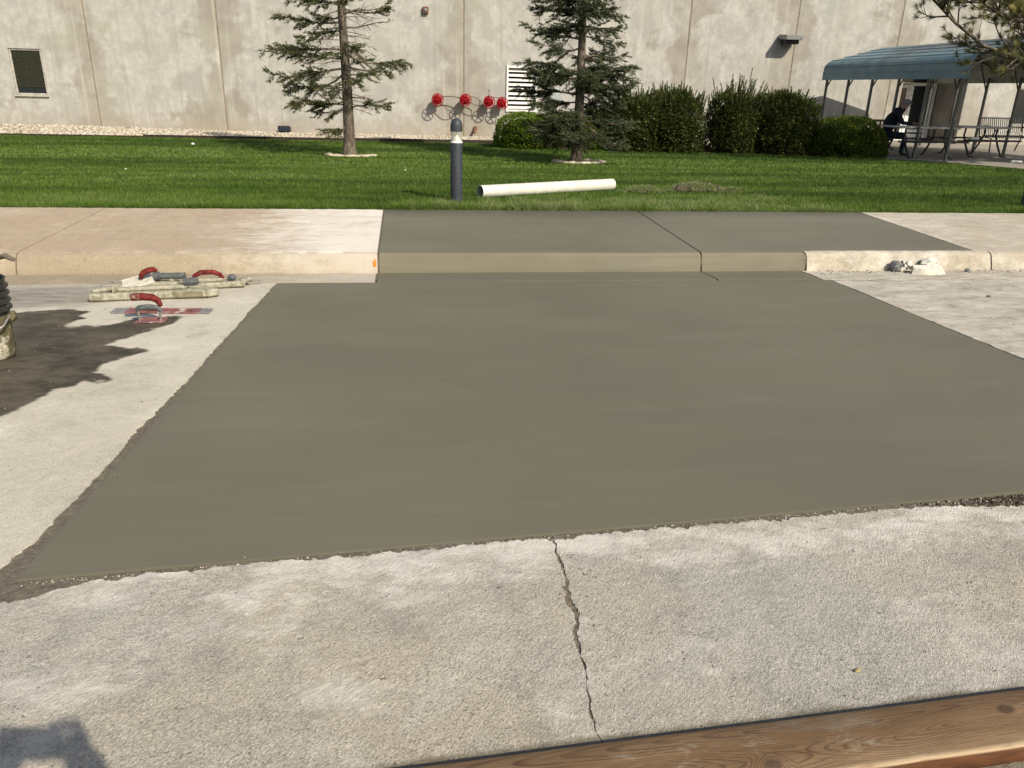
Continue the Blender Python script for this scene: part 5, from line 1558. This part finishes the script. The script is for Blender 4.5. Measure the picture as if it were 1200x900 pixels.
# second float with red D-handle
t = empty('hand_float', 'cement-caked hand float with red loop handle, rightmost of the tools', 'float', (-1.50, 6.18, rz_(0, 6.18)), R(12))
mb = MB(); mb.box((0, 0, .030), (.42, .12, .045), ch=.012); mb.box((.20, .02, .045), (.12, .09, .035), (0, R(-14), R(18)), ch=.01); mb.build('blade', M['crust'], t)
MB().box((-.05, 0, .066), (.20, .05, .028), ch=.008).build('mount', M['crust'], t)
MB().tube([(-.17, 0, .07), (-.155, 0, .105), (-.11, 0, .128), (-.02, 0, .128), (.03, 0, .105), (.045, 0, .07)], [.016, .018, .02, .02, .018, .016], 10).build('handle', M['red_old'], t, 'auto')
MB().lathe([(.018, 0), (.032, .012), (.034, .03), (.02, .045), (0, .047)], (.115, .0, .055), n=12).build('knob', M['grip_grey'], t, 'auto', True)
MB().tube([(.24, .03, .035), (.34, .035, .03)], .008, 6).build('nib', M['steel'], t)
# grey-handled tool lying behind
t = empty('grey_handled_float', 'small caked float with grey tubular handle lying behind the trowel', 'float', (-1.98, 6.22, rz_(0, 6.22)), R(2))
MB().box((0, 0, .028), (.36, .11, .04), ch=.012).build('blade', M['crust'], t)
MB().tube([(.0, 0, .085), (.045, 0, .088), (.05, 0, .088), (.235, 0, .088)], [.036, .036, .024, .026], 12).build('grip', M['grip_grey'], t, 'auto')
MB().box((-.01, 0, .065), (.05, .04, .05), ch=.008).build('mount', M['crust'], t)
MB().box((.13, 0, .055), (.03, .03, .03), ch=.004).build('mount', M['crust'], t)
# trowel leaning on the long float
t = empty('margin_trowel', 'pale square trowel with red handle leaning on the long float', 'trowel', (-2.00, 5.90, rz_(0, 5.90) + .055), R(24))
TR = Euler((R(30), R(-12), 0)).to_matrix()
MB().box((0, 0, .060), (.22, .115, .005), (R(30), R(-12), 0), ch=.002).build('blade', M['steel_pale'], t)
MB().tube([TR @ Vector(p) + Vector((0, 0, .06)) for p in ((.03, 0, .002), (.05, 0, .03), (.06, 0, .045))], .007, 6).build('tang', M['steel'], t)
MB().tube([TR @ Vector(p) + Vector((0, 0, .06)) for p in ((.035, 0, .020), (.04, 0, .045), (.062, .0, .066), (.10, 0, .074), (.135, 0, .068), (.150, 0, .048))], [.015, .018, .021, .022, .020, .014], 12).build('handle', M['red_old'], t, 'auto')
# long pink finishing trowel flat on the ground
t = empty('finishing_trowel', 'long thin pink-red trowel blade lying flat below the floats', 'trowel', (-1.72, 5.42, rz_(0, 5.42)), R(-4))
MB().box((.03, 0, .010), (.50, .105, .007), (R(3), 0, 0), ch=.002).build('blade', M['pink_steel'], t)
MB().box((-.265, .0, .009), (.10, .098, .005), (R(3), 0, R(0)), ch=.002).build('worn_tip', M['steel'], t)
MB().box((.315, .0, .011), (.075, .098, .005), (R(3), 0, 0), ch=.002).build('worn_tip', M['steel'], t)
MB().box((.02, 0, .020), (.40, .018, .014), ch=.003).build('rib', M['pink_steel'], t)
# hand edger standing in front of it
t = empty('hand_edger', 'hand edger with bright red grip standing on a thin base plate at the wet stain', 'edger', (-1.70, 5.16, rz_(0, 5.16)), R(3))
MB().box((0, 0, .006), (.19, .09, .005), ch=.002).box((0, .046, .010), (.19, .006, .014), ch=.002).build('base_plate', M['pink_steel'], t)
MB().tube([(-.068, 0, .008), (-.070, 0, .085)], .008, 6).build('post', M['steel'], t)
MB().tube([(.062, 0, .008), (.066, 0, .10), (.058, 0, .15)], .009, 6).build('post', M['steel'], t)
MB().tube([(-.085, 0, .080), (-.06, 0, .098), (.0, 0, .102), (.05, 0, .095), (.075, 0, .070)], [.012, .018, .020, .018, .012], 10).build('bridge', M['grip_grey'], t, 'auto')
MB().tube([(-.100, 0, .168), (-.092, 0, .170), (-.03, 0, .172), (.025, 0, .166), (.055, 0, .150), (.070, 0, .125), (.074, 0, .105)], [.020, .026, .026, .025, .022, .017, .013], 12).build('grip', M['red_old'], t, 'auto')

# bucket at the left edge
bz = rz_(0, 4.45)
t = empty('bucket', 'cement-splattered bucket with black ribbed rim at the left edge of the photo', 'bucket', (-2.352, 4.43, bz))
pr = [(.118, 0), (.130, .012), (.132, .03), (.140, .15), (.144, .25)]
MB().lathe(pr, n=40).build('lower_wall', M['bucket_splash'], t, 'auto', True)
pr = [(.145, .25)]
for z in (.285, .325, .365, .405): pr += [(.146, z - .012), (.162, z - .008), (.162, z + .002), (.148, z + .008)]
pr += [(.152, .435), (.156, .445), (.150, .45), (.142, .44), (.130, .03), (.0, .028)]
MB().lathe(pr, n=40).build('rim', M['bucket_black'], t, 'auto', True)
MB().tube([(.165, -.02, .25), (.16, -.10, .21), (.08, -.19, .16), (-.03, -.20, .15), (-.12, -.15, .18), (-.16, -.03, .25)], .006, 6).build('bail', M['steel'], t)
MB().lathe([(.02, 0), (.022, .012), (.014, .02)], (.165, 0, .25), axis='x', n=12).tube([(.155, -.01, .245), (.185, -.015, .225)], .02, 8).build('ear', M['bucket_splash'], t)
tag(MB().tube([(-2.46, 4.58, bz + .33), (-2.27, 4.46, bz + .545), (-2.12, 4.36, bz + .59), (-2.07, 4.33, bz + .575)], [.013, .014, .014, .012], 8).build('tool_handle', M['stick'], None, 'auto'), 'grey wooden tool handle sticking out over the bucket', 'tool handle')

#=================================================================== RUBBLE, PLANK, SMALL MARKS
mb = MB(); mb.prism([(-.155, -.055), (-.05, -.075), (.09, -.062), (.175, -.02), (.16, .035), (.05, .06), (-.08, .075), (-.14, .03)], .0, .075)
for q, v in enumerate(mb.v):
    k = .90 if v[2] > .04 else 1.0
    mb.v[q] = (v[0] * k + .01 * math.sin(q * 2.1), v[1] * k + .008 * math.cos(q * 3.3), v[2] * (1 - .35 * (v[0] + .155) / .33) + (.006 * math.sin(q * 1.7) if v[2] > .04 else 0))
t = tag(mb.build('concrete_chunk', M['chunk'], fixn=True), 'flat white broken concrete slab piece lying against the right kerb', 'concrete chunk', 'broken concrete by the kerb')
t.location = (4.86, 6.60, .004); t.rotation_euler = (R(10), R(-3), R(-8))
o = tag(MB().blob((0, 0, .05), (.10, .07, .055), 2, .18, seed=9).build('concrete_chunk', M['chunk']), 'rounder pale concrete lump behind the flat white piece', 'concrete chunk', 'broken concrete by the kerb'); o.location = (4.95, 6.70, .03)
t = empty('aggregate_lump', 'dark bluish lump of stony concrete against the right kerb', 'concrete lump', (4.60, 6.70, .0), 0, 'broken concrete by the kerb')
MB().blob((0, 0, .05), (.055, .05, .055), 2, .16, seed=2).build('lump', M['chunk_dark'], t)
mb = MB()
for k in range(16):
    mb.blob((.05 + random.uniform(-.02, .10), random.uniform(-.04, .04), random.uniform(.01, .09)), (random.uniform(.012, .03),) * 3, 1, .25, seed=k)
mb.build('loose_stones', M['chunk'], t)
mb = MB()
for k in range(9):
    mb.blob((.05 + random.uniform(-.02, .09), random.uniform(-.04, .04), random.uniform(.02, .10)), (random.uniform(.012, .024),) * 3, 1, .25, seed=k + 50)
mb.build('dark_stones', M['chunk_dark'], t)
o = tag(MB().blob((0, 0, .02), (.03, .02, .022), 1, .25, seed=3).build('pebble', M['chunk_dark']), 'single dark stone by the right kerb, right of the white chunk', 'stone'); o.location = (5.33, 6.66, .0)
o = tag(MB().blob((0, 0, .01), (.022, .012, .010), 1, .25, seed=8).build('pebble', M['chunk_dark']), 'small dark stone out on the right-hand roadway', 'stone'); o.location = (4.75, 5.62, rz_(0, 5.62))
def crumbs(n, xf, yf, zf, s0, s1, mat, seed, name='concrete_crumbs'):
    rr = np.random.default_rng(seed)
    x = xf(rr, n); y = yf(rr, x, n)
    return pebbles(name, x, y, zf(x, y), rr.uniform(s0, s1, n) * rr.uniform(.4, 1, n), mat, seed)
m_crumb = Mat('crumb_mix', .9, .2)
tt_ = m_crumb.attr('tint'); cc_ = m_crumb.mix(m_crumb.ramp(tt_, .2, .9), (.10, .085, .065), (.55, .51, .44)); M['crumb'] = m_crumb.done(cc_)
m_crumb = Mat('soil_crumb', .95, .1)
tt_ = m_crumb.attr('tint'); cc_ = m_crumb.mix(m_crumb.ramp(tt_, .5, 1), (.055, .043, .032), (.17, .14, .11)); cc_ = m_crumb.mix(m_crumb.ramp(tt_, .94, .97), cc_, (.5, .46, .4)); M['soil_crumb'] = m_crumb.done(cc_)
# soil and stones along the slab's near edge, thickest at the right
crumbs(1600, lambda r, n: 2.6 - np.abs(r.normal(0, .30, n)), lambda r, x, n: slab_near(x) - .012 - np.abs(r.normal(0, .045, n)), lambda x, y: road_z(y) - .003, .002, .010, M['soil_crumb'], 21)
crumbs(520, lambda r, n: r.uniform(-1.2, 2.6, n), lambda r, x, n: slab_near(x) - .010 - np.abs(r.normal(0, .012, n)), lambda x, y: road_z(y) - .004, .002, .007, M['crumb'], 22)
crumbs(420, lambda r, n: r.uniform(-1.2, 2.6, n), lambda r, x, n: r.uniform(1.2, 2.2, n) + 0 * x, lambda x, y: road_z(y) + .001, .0015, .005, M['crumb'], 23)
crumbs(260, lambda r, n: r.uniform(3.75, 6.2, n), lambda r, x, n: 6.735 - np.abs(r.normal(0, .10, n)), lambda x, y: x * 0 + .006, .004, .016, M['crumb'], 24)
crumbs(240, lambda r, n: r.uniform(3.8, 6.0, n), lambda r, x, n: r.uniform(4.3, 6.6, n), lambda x, y: road_z(y) + .001, .003, .010, M['crumb'], 25)
crumbs(260, lambda r, n: r.uniform(-3.0, -1.15, n), lambda r, x, n: r.uniform(2.4, 6.6, n), lambda x, y: road_z(y) + .001, .002, .008, M['crumb'], 26)
# plank across the foreground
t = empty('wooden_plank', 'weathered brown wooden plank lying across the bottom right corner', 'plank', (.951, 1.219, .138), math.atan2(.079, 1.57))
L, wd, th = 3.2, .160, .054
prf = [(-wd / 2 + .004, 0), (-wd / 2, .006), (-wd / 2 + .001, th - .007), (-wd / 2 + .003, th - .003), (-wd / 2 + .008, th - .0006), (-wd / 2 + .016, th + .0002), (-.02, th + .001), (.02, th + .001), (wd / 2 - .006, th), (wd / 2, th - .006), (wd / 2, .004), (wd / 2 - .004, 0)]
nx = 240; xs = np.linspace(-1.25, L - 1.25, nx)
pr = np.array(prf); m = len(pr)
PX = np.repeat(xs[:, None], m, 1); PY = np.repeat(pr[None, :, 0], nx, 0) + ((fbm(PX * 6, PX * 0 + pr[None, :, 0] * 20, 4, 88) - .5) * .006) * (pr[None, :, 0] < -.05); PZ_ = np.repeat(pr[None, :, 1], nx, 0) + (fbm(PX * 2, PY * 3, 3, 89) - .5) * .004
P = np.stack([PX, PY, PZ_], -1).reshape(-1, 3); i = np.arange(nx * m).reshape(nx, m)
jn = np.roll(i, -1, 1)
F = np.stack([i[:-1], jn[:-1], jn[1:], i[1:]], -1).reshape(-1, 4)[:, ::-1]
worn = np.interp(pr[:, 0] + 0 * pr[:, 1], [-wd / 2, -wd / 2 + .004, -wd / 2 + .009, -wd / 2 + .018], [.3, .9, .6, 0]); worn = np.where(pr[:, 1] < th * .6, 0, worn)
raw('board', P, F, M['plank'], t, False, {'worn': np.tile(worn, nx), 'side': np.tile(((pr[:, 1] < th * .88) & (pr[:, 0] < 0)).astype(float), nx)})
mb = MB(); mb.box((.35, wd / 2 + .010, .004), (3.2, .010, .02), ch=.002); mb.build('edge_strip', M['steel_strip'], t)
# orange paint dab on the cut kerb end, kerb scuffs, yellow leaf
pl = [(-.022, .05), (-.006, .045), (.004, .06), (.006, .085), (-.002, .115), (-.014, .12), (-.018, .10), (-.030, .095), (-.027, .07)]
g = MB(); tri = tessellate_polygon([[Vector((x, z, 0)) for x, z in pl]])
g.add([(-.285 + x, 6.741 + z * .30, z) for x, z in pl], [tuple(q) for q in tri])
o = tag(g.build('paint_dab', M['orange'], fixn=True), 'small orange spray paint dab on the end of the left old kerb', 'paint mark'); o.location = (0, -.004, 0)
o = tag(MB().blob((0, 0, .004), (.011, .005, .0025), 2, .2, seed=4).build('dry_leaf', M['leaf_yellow']), 'tiny dry yellow leaf on the foreground concrete', 'leaf'); o.location = (1.15, 1.482, rz_(0, 1.482) + .001); o.rotation_euler = (0, 0, R(20))
